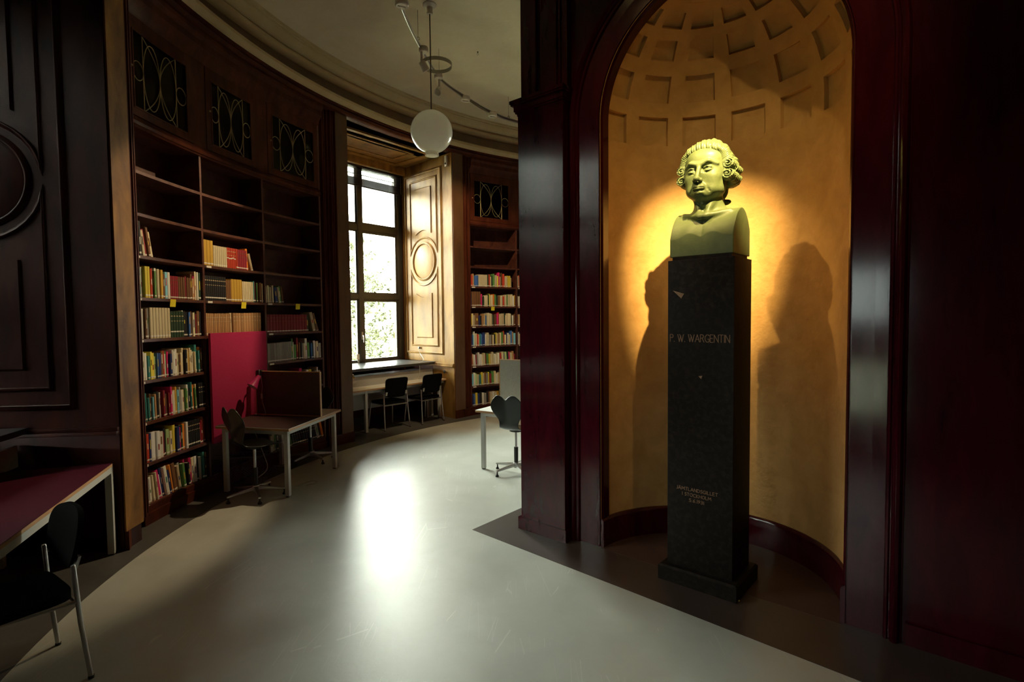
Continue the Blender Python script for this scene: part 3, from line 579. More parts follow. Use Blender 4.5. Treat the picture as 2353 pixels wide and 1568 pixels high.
for (bk, sec, sh, fill, lean, hm, toks) in rows:
    ed = near_e if bk == 'near' else far_e
    pa, pb = ed[sec]-.0035, ed[sec+1]+.0035
    avail = (pa-pb)*(R0+.04)*fill
    lst = []
    for t in toks.split():
        cnt = 1; wd = ht = None; s = t
        if '^' in s: s, q = s.split('^'); ht = int(q)
        if ':' in s: s, q = s.split(':'); wd = int(q)
        if '*' in s: s, q = s.split('*'); cnt = int(q)
        sw, sh_, sv = wd or rb.uniform(18, 34), ht or rb.uniform(hm-35, hm+20), rb.randint(0, 2)
        if cnt > 1 and not ht: sh_ = hm
        dp = rb.uniform(.15, .21)
        for _ in range(cnt):
            if s in 'ah' and cnt > 1: sv = rb.randint(0, 2); sh_ += rb.uniform(-2, 2)
            lst.append([s, sw*(1 if cnt > 1 else rb.uniform(.85, 1.15)), sh_, sv, dp if cnt > 1 else rb.uniform(.14, .23), cnt > 1])
    tot = sum(x[1] for x in lst)/1000; ang = [0.0]*len(lst)
    n_l = len(lst)
    for k in range(n_l):
        if lean and (bk, sh) != ('near', 9) and k >= n_l*(.45 if fill < .9 else .75): ang[k] = lean*rb.uniform(.8, 1.3)
        elif lean: ang[k] = lean*rb.uniform(.3, 1.0) if (sh == 9 or sh == 7) else lean*.15
    if (bk, sec, sh) == ('near', 0, 9): ang = [0.5, 1, 1.5, 2, 3, 5, 7, 10, 10, 10.5, 10, 10, 9.5, 9, 8.5, 8, 7.5, 6, 5, 4, 3, 2.5, 2, 2, 1.5, 1, .5][:n_l]+[0]*max(0, n_l-27)
    if (bk, sec, sh) == ('near', 1, 3): ang[-2] = 3; ang[-1] = 15
    if (bk, sec, sh) == ('near', 2, 5): ang = [0]*15+[14, 19]
    if (bk, sec, sh) == ('near', 2, 9): ang = [2, 2, 2, 3, 4, 4, 4]+[13]*20; ang = ang[:n_l]
    extra = 0.0
    for k in range(n_l):
        nxt = ang[k]; prev = ang[k-1] if k else 0
        extra += max(0, math.sin(math.radians(nxt-prev)))*lst[k][2]/1000*.92
    sc_ = (avail-extra)/tot; sc_ = min(sc_, 1.25) if fill < .9 else sc_
    x = .002; no = 0
    for k, (c_, w_, h_, sv, dp, ss) in enumerate(lst):
        ww = w_/1000*sc_; hh = h_/1000; a = ang[k]; prev = ang[k-1] if k else 0
        x += max(0, math.sin(math.radians(a-prev)))*hh*.92
        yo = .012+(.004 if ss else rb.uniform(0, .03))
        books.append(dict(bk=bk, sec=sec, sh=sh, k=k, n=n_l, col=c_, w=ww*.97, h=min(hh, .325), d=dp, x=x, a=a, v=sv, yo=yo, pa=pa, ss=ss))
        x += ww/math.cos(math.radians(a))
def book_matrix(b):
    ph = b['pa']-(b['x']+b['w']/2)/(R0+.02)
    o = PP(ph, R0+b['yo'], HS[b['sh']]+.001); rad = Vector((math.cos(ph), math.sin(ph), 0)); tan = Vector((math.sin(ph), -math.cos(ph), 0))
    Mx = Matrix(((tan.x, rad.x, 0, o.x), (tan.y, rad.y, 0, o.y), (0, 0, 1, o.z), (0, 0, 0, 1)))
    return Mx @ Matrix.Translation((b['w']/2, 0, 0)) @ Matrix.Rotation(-math.radians(b['a']), 4, 'Y') @ Matrix.Translation((-b['w'], 0, 0))
for b in books:
    p = book_matrix(b).translation
    hid = .15 if (b['bk'], b['sec'], b['sh']) in (('near', 2, 7),) or (b['bk'] == 'far' and (b['sec'] == 1 or (b['sh'] >= 8 and b['k'] > b['n']*.6))) else 1
    b['score'] = b['w']*b['h']/p.xy.length**2*hid
books.sort(key=lambda b: -b['score'])
SEC = {('near', 0): 'left section of left bookcase', ('near', 1): 'middle section of left bookcase', ('near', 2): 'right section of left bookcase', ('far', 0): 'far bookcase', ('far', 1): 'far bookcase edge'}
rest = MB(); rest_m = []
REST_M = {}
for bi, b in enumerate(books):
    Mx = book_matrix(b); S = Matrix.Diagonal((b['w'], b['d'], b['h'], 1))
    if bi < 300:
        o = bpy.data.objects.new('book', COVER); COL.objects.link(o); o.matrix_world = Mx @ S
        o.material_slots[0].link = 'OBJECT'; o.material_slots[0].material = BM[b['col']][b['v']]
        th = 'thin' if b['w'] < .018 else ('thick' if b['w'] > .034 else '')
        ta = 'tall' if b['h'] > .27 else ('short' if b['h'] < .205 else '')
        ad = ' '.join(x for x in (ta, th) if x)
        lab = ((ad+' ') if ad else '')+CN[b['col']]+(' leaning' if b['a'] > 6 else '')+' book, '+ordn(b['k'])+' from left, '+SHN[b['sh']]+', '+SEC[(b['bk'], b['sec'])]
        tag(o, lab, 'book', 'books in the wall bookcases')
        pg = bpy.data.objects.new('pages', PAGES); COL.objects.link(pg); pg.parent = o
        rl = random.Random(bi)
        if b['sec'] != 1 or b['sh'] != 5 or rl.random() < .6:
            lb = bpy.data.objects.new('spine_label', LAB); COL.objects.link(lb); lb.parent = o
            z = .055 if b['h'] > .2 else .07
            if b['col'] == 'd' and b['ss']: z = .20
            if b['col'] == 'k' and b['ss']: z = .10
            if b['col'] == 'r' and b['ss']: z = .40+.1*rl.random()
            lb.matrix_local = Matrix.Translation((0, 0, z)) @ Matrix.Diagonal((1, 1, .055 if not b['ss'] else .05, 1))
        if not b['ss'] and rl.random() < .6 and b['w'] > .016:
            tt = bpy.data.objects.new('spine_title', TITLE); COL.objects.link(tt); tt.parent = o
            z0 = rl.uniform(.3, .55); hh = rl.uniform(.12, .35)
            tt.matrix_local = Matrix.Translation((.28, .0, z0)) @ Matrix.Diagonal((.44, 1, hh, 1))
            tt.material_slots[0].link = 'OBJECT'
            cc = rl.choice('kmunegr' if b['col'] in 'wctyaslO' else 'wcoy'); tt.material_slots[0].material = BM[cc][1]
        elif b['ss'] and b['col'] in 'kdhmr':
            for zz in ((.80, .035), (.62, .02)):
                tt = bpy.data.objects.new('spine_band', TITLE); COL.objects.link(tt); tt.parent = o
                tt.matrix_local = Matrix.Translation((.1, .0, zz[0])) @ Matrix.Diagonal((.8, 1, zz[1], 1))
                tt.material_slots[0].link = 'OBJECT'; tt.material_slots[0].material = BM['t' if b['col'] != 'm' else 'u'][1]
    else:
        key = (b['col'], b['v'])
        if key not in REST_M: REST_M[key] = len(REST_M)
        T = Mx @ S
        n0 = len(rest.f); rest.box(.04, .96, .03, 1, 0, 1, T); rest.box(.14, .86, 0, .03, 0, 1, T); rest_m += [REST_M[key]]*(len(rest.f)-n0)
        n0 = len(rest.f); rest.box(.03, .97, -.02, .02, .06, .115, T); rest_m += [-1]*(len(rest.f)-n0)
me = bpy.data.meshes.new('books'); me.from_pydata(rest.v, [], rest.f)
for (c_, v_), i in sorted(REST_M.items(), key=lambda t: t[1]): me.materials.append(BM[c_][v_])
me.materials.append(M['label']); nl = len(REST_M)
for p, i in zip(me.polygons, rest_m): p.material_index = i if i >= 0 else nl
o = bpy.data.objects.new('books', me); COL.objects.link(o)
tag(o, 'remaining small book spines filling the distant bookcase shelves', 'books', kind='stuff')
# sticky notes on shelf edges
def note(ph, sh, lab):
    mb = MB(); mb.box(-.038, .038, -.0015, .0, -.072, 0); o = mb.build('sticky_note', M['note'], smooth=0)
    p = PP(ph, R0-.002, HS[sh]-.004); o.location = p; o.rotation_euler = (.12, 0, ph-PI/2); tag(o, lab, 'note', 'yellow notes on the shelf edges')
note(3.067, 4, 'yellow sticky note on a shelf edge, leftmost of the four notes')
note(2.912, 4, 'yellow sticky note on the shelf edge below the black book set')
note(2.776, 4, 'yellow sticky note on the shelf edge above the burgundy book set')
note(2.181, 4, 'small yellow sticky note on the far bookcase by the pillar')
# ------------------------------------------------------------------ core wall with niche
NU, NN, NR, NZ = -1.375, -3.56, .82, 3.28
def arch_path(n_arc=48, zs=(0, .5, 1.2, 2.2)):
    fr = []   # frames for sweep: origin on the axis, outward direction, n direction
    for z in list(zs): fr.append((UN(NU, NN, z), -U, N))
    for i in range(n_arc+1):
        t = PI-PI*i/n_arc; fr.append((UN(NU, NN, NZ), U*math.cos(t)+Vector((0, 0, math.sin(t))), N))
    for z in list(zs)[::-1]: fr.append((UN(NU, NN, z), U, N))
    return fr
# front face as one plate with an arched opening
pts = [(-1.09, 0), (-1.09, CEIL), (3.52, CEIL), (3.52, 0), (.83, 0)]+[(.83*math.cos(PI*i/48), NZ+.83*math.sin(PI*i/48)) for i in range(49)]+[(-.83, 0)]
mb = MB(); n = len(pts)
mb.add([UN(NU+x, NN, z) for x, z in pts]+[UN(NU+x, NN-.10, z) for x, z in pts], [tuple(range(n)), tuple(range(n, 2*n))[::-1]]+[(i, n+i, n+(i+1) % n, (i+1) % n) for i in range(n)])
wc = struct(mb.build('wall_core', M['mahogany'], smooth=0), 'dark red polished wood wall of the core with arched niche')
for nm, u0, u1, n0, n1 in (('left', -2.905, -2.80, -3.57, -8.1), ('back', -2.905, 2.145, -8.0, -8.1), ('right', 2.05, 2.145, -3.66, -8.1)):
    mb = MB(); q = [UN(u0, n0), UN(u1, n0), UN(u1, n1), UN(u0, n1)]; mb.prism(q, 0, CEIL-.01); mb.build('side_wall', M['mahogany'], wc, smooth=0)
mb = MB(); mb.sweep(arch_path(), [(.805, -.10), (.805, -.022), (.815, -.008), (.83, -.010), (1.005, .006), (1.005, -.02), (.90, -.10)]); mb.build('arch_band', M['mahogany'], wc, smooth=30)
mb = MB(); mb.sweep(arch_path(), [(1.000, -.02), (1.004, .012), (1.010, .024), (1.020, .026), (1.027, .018), (1.032, .020), (1.042, .040), (1.056, .050), (1.070, .044), (1.078, .028), (1.081, .014), (1.088, .012), (1.090, -.02)]); mb.build('arch_moulding', M['mahogany'], wc, smooth=40)
mb = MB(); mb.prism([UN(-.27, -3.55), UN(2.14, -3.55), UN(2.14, -3.535), UN(-.27, -3.535)], 0, .12); struct(mb.build('baseboard_core', M['mahogany'], smooth=0))
# niche shell: plaster half cylinder and ribbed half dome with coffers
def SP(az, el, r):
    a, e_ = math.radians(az), math.radians(el)
    if el < 0: return UN(NU+r*math.sin(a), NN-r*math.cos(a), NZ+NR*math.sin(e_))
    return UN(NU+r*math.cos(e_)*math.sin(a), NN-r*math.cos(e_)*math.cos(a), NZ+r*math.sin(e_))
ROWS = [(-7.8, 7.8, 8.8), (15.2, 28.8, 8.5), (36.0, 46.2, 8.2), (51.8, 60.2, 9.0)]
CA = [25.714*k for k in range(-3, 4)]
els = [0.0]; az_g = sorted(set([-90.0, 90.0]+[c+s*h for c in CA for s in (-1, 1) for h in (8.2, 8.5, 8.8, 9.0, 4.4, 0)]))
az_g = sorted(set(round(a, 3) for a in az_g))
el_g = sorted(set([-7.8, 0.0, 7.8, 3.9, 11.5, 15.2, 22, 28.8, 32.4, 36.0, 41.1, 46.2, 49, 51.8, 56, 60.2, 63, 65.5]))
mb = MB(); vid = {}
def gv(a, e_):
    k = (a, e_)
    if k not in vid: vid[k] = len(mb.v); mb.v.append(tuple(SP(a, e_, NR)))
    return vid[k]
zb = {}
for i, a in enumerate(az_g): zb[a] = len(mb.v); mb.v.append(tuple(UN(NU+NR*math.sin(math.radians(a)), NN-NR*math.cos(math.radians(a)), 0)))
for i in range(len(az_g)-1):
    a, b = az_g[i], az_g[i+1]; mb.f.append((zb[a], zb[b], gv(b, -7.8), gv(a, -7.8)))
    for j in range(len(el_g)-1):
        e0, e1 = el_g[j], el_g[j+1]; am, em = (a+b)/2, (e0+e1)/2; hole = False
        for (ra, rb_, hw) in ROWS:
            if ra < em < rb_ and any(abs(am-c) < hw for c in CA): hole = True
        if not hole: mb.f.append((gv(a, e0), gv(b, e0), gv(b, e1), gv(a, e1)))
me = bpy.data.meshes.new('wall_niche'); me.from_pydata(mb.v, [], mb.f); me.polygons.foreach_set('use_smooth', [True]*len(me.polygons))
wn = link_mesh('wall_niche', me, M['ochre']); struct(wn, 'ochre plastered niche wall curving into a coffered half dome')
for (ra, rb_, hw) in ROWS:
    for c in CA:
        m2 = MB(); K = 5; ins_a = .35; ins_e = .35*.8; dep = .030
        outer = [(c-hw+2*hw*i/K, ra) for i in range(K)]+[(c+hw, ra+(rb_-ra)*i/K) for i in range(K)]+[(c+hw-2*hw*i/K, rb_) for i in range(K)]+[(c-hw, rb_-(rb_-ra)*i/K) for i in range(K)]
        n = len(outer); sa = (hw-ins_a)/hw; ce = (ra+rb_)/2; se = ((rb_-ra)/2-ins_e)/((rb_-ra)/2)
        for (a, e_) in outer: m2.v.append(tuple(SP(a, e_, NR)))
        for (a, e_) in outer: m2.v.append(tuple(SP(c+(a-c)*sa, ce+(e_-ce)*se, NR+dep)))
        m2.f += [(i, (i+1) % n, n+(i+1) % n, n+i) for i in range(n)]
        b0 = len(m2.v)
        for j in range(K+1):
            for i in range(K+1): m2.v.append(tuple(SP(c+(-hw+2*hw*i/K)*sa, ce+(ra-ce+(rb_-ra)*j/K)*se, NR+dep)))
        for j in range(K):
            for i in range(K): m2.f.append((b0+j*(K+1)+i, b0+j*(K+1)+i+1, b0+(j+1)*(K+1)+i+1, b0+(j+1)*(K+1)+i))
        me = bpy.data.meshes.new('coffer'); me.from_pydata(m2.v, [], m2.f); me.polygons.foreach_set('use_smooth', [True]*len(me.polygons)); me.set_sharp_from_angle(angle=.5)
        link_mesh('coffer', me, M['ochre'], wn)
m2 = MB(); seq = [(65.5, NR), (65.8, NR-.012), (66.8, NR-.016), (67.8, NR-.010), (68.2, NR+.015), (74, NR+.02), (82, NR+.02), (89.9, NR+.02)]; azs = [-90+180*i/36 for i in range(37)]
for (e_, r) in seq:
    for a in azs: m2.v.append(tuple(SP(a, e_, r)))
for j in range(len(seq)-1):
    for i in range(36): m2.f.append((j*37+i, j*37+i+1, (j+1)*37+i+1, (j+1)*37+i))
me = bpy.data.meshes.new('dome_ring'); me.from_pydata(m2.v, [], m2.f); me.polygons.foreach_set('use_smooth', [True]*len(me.polygons)); link_mesh('dome_ring', me, M['ochre'], wn)
mb = MB(); path = [(UN(NU, NN, 0), U*math.sin(math.radians(a))-N*math.cos(math.radians(a)), Vector((0, 0, 1))) for a in [-90+180*i/40 for i in range(41)]]
mb.sweep(path, [(.82, 0), (.795, 0), (.795, .20), (.80, .215), (.81, .225), (.82, .225)]); struct(mb.build('baseboard_niche', M['mahogany']), 'dark curved skirting inside the niche')
mb = MB(); mb.prism([UN(NU+.81*math.sin(math.radians(a)), NN-.81*math.cos(math.radians(a))) for a in [-90+180*i/32 for i in range(33)]]+[UN(NU+.81, NN+.02), UN(NU-.81, NN+.02)], .0008, .003); struct(mb.build('trim_7', M['niche_floor'], smooth=0), 'dark red floor inside the niche')
# left pillar
def pbox(u0, u1, n0, n1, z0, z1, name, parent=None, bevel=.003):
    mb = MB(); mb.prism([UN(u0, n0), UN(u1, n0), UN(u1, n1), UN(u0, n1)], z0, z1); return mb.build(name, M['mahogany'], parent, smooth=0, bevel=bevel)
pil = struct(pbox(-2.912, -2.458, -3.80, -3.452, 0, 3.50, 'wall_pillar'), 'dark red polished wooden pillar left of the niche')
pbox(-2.935, -2.440, -3.80, -3.435, 0, .105, 'base_block', pil)
mb = MB()
for (g_, z0, z1) in ((.004, 3.455, 3.475), (.016, 3.475, 3.49), (.024, 3.49, 3.535), (.042, 3.535, 3.55), (.05, 3.55, 3.575)):
    mb.prism([UN(-2.912-g_, -3.80), UN(-2.458+g_*.7, -3.80), UN(-2.458+g_*.7, -3.452+g_), UN(-2.912-g_, -3.452+g_)], z0, z1)
mb.build('capital', M['mahogany'], pil, smooth=0)
pbox(-2.890, -2.735, -3.80, -3.47, 3.575, CEIL-.01, 'upper_board', pil); pbox(-2.735, -2.685, -3.80, -3.50, 3.575, CEIL-.01, 'upper_groove', pil); pbox(-2.685, -2.53, -3.80, -3.47, 3.575, CEIL-.01, 'upper_board', pil)
pbox(-2.53, -2.505, -3.80, -3.485, 3.575, CEIL-.01, 'upper_bead', pil); pbox(-2.505, -2.45, -3.80, -3.50, 3.575, CEIL-.01, 'upper_bead', pil)

# ------------------------------------------------------------------ pedestal with inscription
ped = empty('pedestal', tuple(UN(-1.369, -3.59, 0)), math.atan2(U.y, U.x))      # local x = along wall to the right, local -y = towards the room
tag(ped, 'tall black polished stone pedestal with gilded inscription carrying the bust in the niche', 'pedestal')
F = -.160                                        # front face of the shaft in local y
mb = MB(); mb.box(-.218, .218, F, .17, .105, 2.168); mb.build('shaft', M['granite'], ped, bevel=.004)
mb = MB(); mb.box(-.262, .262, F-.050, .215, 0, .095); mb.hull8([Vector((-.262, F-.05, .095)), Vector((.262, F-.05, .095)), Vector((.262, .215, .095)), Vector((-.262, .215, .095))], [Vector((-.25, F-.038, .107)), Vector((.25, F-.038, .107)), Vector((.25, .203, .107)), Vector((-.25, .203, .107))]); mb.build('plinth', M['granite'], ped, smooth=0)
mb = MB(); mb.box(-.195, .195, F+.02, .15, 2.168, 2.192); mb.build('neck_block', M['granite'], ped, smooth=0)
GL = {'P': [[(0, 0), (0, 1), (.35, 1), (.5, .88), (.5, .66), (.35, .54), (0, .54)]], 'W': [[(0, 1), (.28, 0), (.5, .8), (.72, 0), (1, 1)], [(.30, 1), (.5, .8)]],
 'A': [[(0, 0), (.36, 1), (.72, 0)], [(.14, .36), (.58, .36)]], 'R': [[(0, 0), (0, 1), (.35, 1), (.5, .88), (.5, .66), (.35, .54), (0, .54)], [(.28, .54), (.6, 0)]],
 'G': [[(.68, .86), (.5, 1), (.25, .97), (.05, .75), (0, .5), (.05, .25), (.25, .03), (.5, 0), (.68, .1), (.68, .42), (.45, .42)]], 'E': [[(.5, 1), (0, 1), (0, 0), (.5, 0)], [(0, .52), (.4, .52)]],
 'N': [[(0, 0), (0, 1), (.66, 0), (.66, 1)]], 'T': [[(.3, 0), (.3, 1)], [(0, 1), (.6, 1)]], 'I': [[(.05, 0), (.05, 1)]], '.': [[(.03, 0), (.07, .04)]], ' ': [],
 'J': [[(.3, 1), (.3, .2), (.2, 0), (0, .05)]], 'Ä': [[(0, 0), (.36, 1), (.72, 0)], [(.14, .36), (.58, .36)], [(.2, 1.12), (.22, 1.18)], [(.5, 1.12), (.52, 1.18)]],
 'M': [[(0, 0), (.08, 1), (.42, .3), (.76, 1), (.84, 0)]], 'L': [[(0, 1), (0, 0), (.48, 0)]], 'D': [[(0, 0), (0, 1), (.35, .97), (.62, .75), (.68, .5), (.62, .25), (.35, .03), (0, 0)]],
 'S': [[(.46, .88), (.28, 1), (.06, .88), (.04, .7), (.25, .54), (.46, .36), (.46, .14), (.26, 0), (0, .12)]], 'O': [[(.36+.36*math.cos(2*PI*i/16), .5+.5*math.sin(2*PI*i/16)) for i in range(17)]],
 'C': [[(.68, .86), (.5, 1), (.25, .97), (.05, .75), (0, .5), (.05, .25), (.25, .03), (.5, 0), (.68, .14)]], 'K': [[(0, 0), (0, 1)], [(.5, 1), (0, .45), (.55, 0)]], 'H': [[(0, 0), (0, 1)], [(.62, 0), (.62, 1)], [(0, .52), (.62, .52)]],
 '5': [[(.44, 1), (.08, 1), (.04, .58), (.3, .62), (.46, .4), (.42, .12), (.2, 0), (0, .1)]], '6': [[(.42, .98), (.14, .7), (.02, .35), (.12, .06), (.3, 0), (.46, .2), (.42, .42), (.24, .5), (.05, .36)]],
 '1': [[(.05, 0), (.05, 1)]], '9': [[(.08, .02), (.34, .3), (.46, .65), (.36, .94), (.18, 1), (.02, .8), (.08, .56), (.26, .5), (.44, .62)]], '3': [[(.04, .92), (.24, 1), (.42, .84), (.38, .62), (.18, .54), (.42, .46), (.46, .18), (.24, 0), (0, .1)]]}
def inscription(text, x0, x1, z, h, t, name, lab=None):
    gap = .16; adv = []; x = 0
    for ch in text:
        wd = .28 if ch == ' ' else max([p[0] for s in GL[ch] for p in s]); adv.append(x); x += wd+gap+(.06 if h < .03 else 0)
    k = (x1-x0)/(x-gap); mb = MB()
    for ch, a in zip(text, adv):
        for s in GL[ch]:
            for p, q in zip(s[:-1], s[1:]):
                P_ = Vector((x0+(a+p[0])*k, 0, z+p[1]*h)); Q = Vector((x0+(a+q[0])*k, 0, z+q[1]*h)); d = (Q-P_).normalized(); nn = Vector((-d.z, 0, d.x))*t/2; P_ -= d*t*.3; Q += d*t*.3
                if (Q-P_).length < t: Q = P_+d*t
                mb.hull8([P_+nn+Vector((0, F, 0)), Q+nn+Vector((0, F, 0)), Q-nn+Vector((0, F, 0)), P_-nn+Vector((0, F, 0))], [v+Vector((0, F-.0012, 0)) for v in (P_+nn, Q+nn, Q-nn, P_-nn)])
    o = mb.build(name, M['letter'], ped, smooth=0); o['kind'] = 'stuff'; return o
inscription('P. W. WARGENTIN', -.200, .192, 1.628, .048, .0040, 'inscription')
inscription('JÄMTLANDSGILLET', -.152, .125, .636, .021, .0026, 'inscription'); inscription('I STOCKHOLM', -.113, .083, .600, .021, .0026, 'inscription'); inscription('5.6.1931', -.064, .036, .564, .021, .0026, 'inscription')
mb = MB(); mb.add([(-.182, F-.001, 1.968), (-.105, F-.001, 1.945), (-.125, F-.001, 1.915)]+[(-.182, F+.002, 1.968), (-.105, F+.002, 1.945), (-.125, F+.002, 1.915)], [(0, 1, 2), (5, 4, 3), (0, 3, 4, 1), (1, 4, 5, 2), (2, 5, 3, 0)]); mb.build('chip', M['chip'], ped, smooth=0)
mb = MB(); mb.add([(-.005, F-.001, 1.405), (.02, F-.001, 1.41), (.012, F-.001, 1.388), (-.005, F+.002, 1.405), (.02, F+.002, 1.41), (.012, F+.002, 1.388)], [(0, 1, 2), (5, 4, 3), (0, 3, 4, 1), (1, 4, 5, 2), (2, 5, 3, 0)]); mb.build('chip', M['chip'], ped, smooth=0)
mb = MB(); mb.add([(0, 0, .004), (.02, .004, .006), (.022, .024, .004), (.003, .02, .007), (0, 0, .001), (.02, .004, .001), (.022, .024, .001), (.003, .02, .001)], [(0, 1, 2, 3), (7, 6, 5, 4), (0, 4, 5, 1), (1, 5, 6, 2), (2, 6, 7, 3), (3, 7, 4, 0)])
o = mb.build('paper_scrap', M['paper_scrap'], smooth=0); o.location = (1.395, 3.30, .003); tag(o, 'tiny yellow scrap on the floor at the front corner of the pedestal', 'scrap')
# ------------------------------------------------------------------ bust: a signed distance field turned into one smooth surface
class Field:
    def __init__(s, lo, hi, h):
        s.h = h; s.lo = np.array(lo); s.n = np.ceil((np.array(hi)-s.lo)/h).astype(int)+1
        s.ax = [s.lo[i]+h*np.arange(s.n[i]) for i in range(3)]
        s.d = np.full(tuple(s.n), .2, np.float32); s.warp = None; s.xs = 1.0; s.cx = 0.0
    def sl(s, lo, hi):
        return tuple(slice(max(0, int((lo[i]-s.lo[i])/s.h)), min(s.n[i], int((hi[i]-s.lo[i])/s.h)+2)) for i in range(3))
    def grid(s, q): return [a.astype(np.float32) for a in np.meshgrid(s.ax[0][q[0]], s.ax[1][q[1]], s.ax[2][q[2]], indexing='ij', sparse=True)]
    def op(s, f, lo, hi, k=.01, mode='add'):
        pad = max(k, .02)+.012
        if s.warp:
            g_ = lambda z: float(np.interp(z, s.warp[1], s.warp[0])); sx_ = lambda x: s.cx+(x-s.cx)*s.xs
            lo = [sx_(lo[0]), lo[1], g_(lo[2])]; hi = [sx_(hi[0]), hi[1], g_(hi[2])]
        q = s.sl([v-pad for v in lo], [v+pad for v in hi])
        if any(a.stop <= a.start for a in q): return
        X, Y, Z = s.grid(q)
        if s.warp: Z = np.interp(Z, s.warp[0], s.warp[1]).astype(np.float32); X = s.cx+(X-s.cx)/s.xs
        e = f(X, Y, Z); d = s.d[q]
        if mode == 'add':
            h = np.clip(.5+.5*(d-e)/k, 0, 1); s.d[q] = d*(1-h)+e*h-k*h*(1-h)
        else:
            e = -e; h = np.clip(.5-.5*(d-e)/k, 0, 1); s.d[q] = d*(1-h)+e*h+k*h*(1-h)
    def ell(s, c, r, k=.01, mode='add', rot=0):
        def f(X, Y, Z):
            x, y, z = X-c[0], Y-c[1], Z-c[2]
            if rot: cr, sr = math.cos(rot), math.sin(rot); x, z = cr*x+sr*z, -sr*x+cr*z
            q = np.sqrt((x/r[0])**2+(y/r[1])**2+(z/r[2])**2); g = np.sqrt((x/r[0]**2)**2+(y/r[1]**2)**2+(z/r[2]**2)**2)+1e-6
            return q*(q-1)/g
        m = max(r) if rot else None
        R_ = [m]*3 if rot else r
        s.op(f, [c[i]-R_[i] for i in range(3)], [c[i]+R_[i] for i in range(3)], k, mode)
    def cap(s, a, b, ra, rb=None, k=.008, mode='add'):
        rb = ra if rb is None else rb; a = np.array(a, float); b = np.array(b, float); ba = b-a; L = float(ba @ ba)+1e-12
        def f(X, Y, Z):
            x, y, z = X-a[0], Y-a[1], Z-a[2]; t = np.clip((x*ba[0]+y*ba[1]+z*ba[2])/L, 0, 1)
            return np.sqrt((x-t*ba[0])**2+(y-t*ba[1])**2+(z-t*ba[2])**2)-(ra+(rb-ra)*t)
        R_ = max(ra, rb); s.op(f, np.minimum(a, b)-R_, np.maximum(a, b)+R_, k, mode)
    def mir(s, fn, *a, **kw):
        for sx in (1, -1):
            a2 = []
            for v in a:
                if isinstance(v, tuple) and len(v) == 3 and not getattr(v, 'r', 0): a2.append(v)
                else: a2.append(v)
            fn(sx, *a2, **kw)
    def surface(s, name, material, parent):
        d = s.d; ins = d < 0; nx, ny, nz = d.shape
        c = [ins[i:nx-1+i, j:ny-1+j, k:nz-1+k] for i in (0, 1) for j in (0, 1) for k in (0, 1)]
        tot = sum(x.astype(np.int8) for x in c); cell = (tot > 0) & (tot < 8)
        idx = -np.ones(cell.shape, np.int64); I = np.argwhere(cell); idx[cell] = np.arange(len(I))
        acc = np.zeros((len(I), 3)); cnt = np.zeros(len(I))
        offs = [(i, j, k) for i in (0, 1) for j in (0, 1) for k in (0, 1)]
        for a in range(8):
            for ax in range(3):
                if offs[a][ax]: continue
                o0 = np.array(offs[a]); o1 = o0.copy(); o1[ax] = 1
                p0 = I+o0; p1 = I+o1; d0 = d[p0[:, 0], p0[:, 1], p0[:, 2]]; d1 = d[p1[:, 0], p1[:, 1], p1[:, 2]]
                m = (d0 < 0) != (d1 < 0); t = d0[m]/(d0[m]-d1[m]); pos = p0[m].astype(float); pos[:, ax] += t; acc[m] += pos; cnt[m] += 1
        V = acc/cnt[:, None]*s.h+s.lo
        F_ = []
        for ax in range(3):
            sl0 = [slice(None)]*3; sl1 = [slice(None)]*3; sl0[ax] = slice(0, -1); sl1[ax] = slice(1, None)
            ch = ins[tuple(sl0)] != ins[tuple(sl1)]; E = np.argwhere(ch)
            o1, o2 = [i for i in range(3) if i != ax]
            E = E[(E[:, o1] > 0) & (E[:, o2] > 0) & (E[:, o1] < d.shape[o1]-1) & (E[:, o2] < d.shape[o2]-1)]
            q = []
            for (a, b) in ((1, 1), (0, 1), (0, 0), (1, 0)):
                p = E.copy(); p[:, o1] -= a; p[:, o2] -= b; q.append(idx[p[:, 0], p[:, 1], p[:, 2]])
            q = np.stack(q, 1); s0 = ins[E[:, 0], E[:, 1], E[:, 2]]
            flip = s0 if ax != 1 else ~s0
            q[~flip] = q[~flip][:, ::-1]; F_.append(q)
        F_ = np.concatenate(F_); me = bpy.data.meshes.new(name)
        me.vertices.add(len(V)); me.vertices.foreach_set('co', V.astype(np.float32).ravel())
        me.loops.add(len(F_)*4); me.loops.foreach_set('vertex_index', F_.ravel().astype(np.int32))
        me.polygons.add(len(F_)); me.polygons.foreach_set('loop_start', np.arange(len(F_), dtype=np.int32)*4)
        me.update(calc_edges=True); me.validate(); me.polygons.foreach_set('use_smooth', [True]*len(me.polygons))
        return link_mesh(name, me, material, parent)
bust = empty('bust', tuple(UN(-1.375, -3.45, 2.190)), math.atan2(U.y, U.x)); tag(bust, 'green bronze portrait bust with rolled wig curls standing on the black pedestal', 'bust')
# field coordinates: x right, y towards the viewer, z up
HD = -.007                                         # head sits a little left of the herm's middle
WARP = ([-.2, .28, .375, .428, .464, .486, .548, .590, .688, .788, .90], [-.2, .30, .402, .470, .503, .519, .584, .624, .735, .808, .93])
f = Field((-.24, -.37, -.01), (.24, .08, .80), .0034)
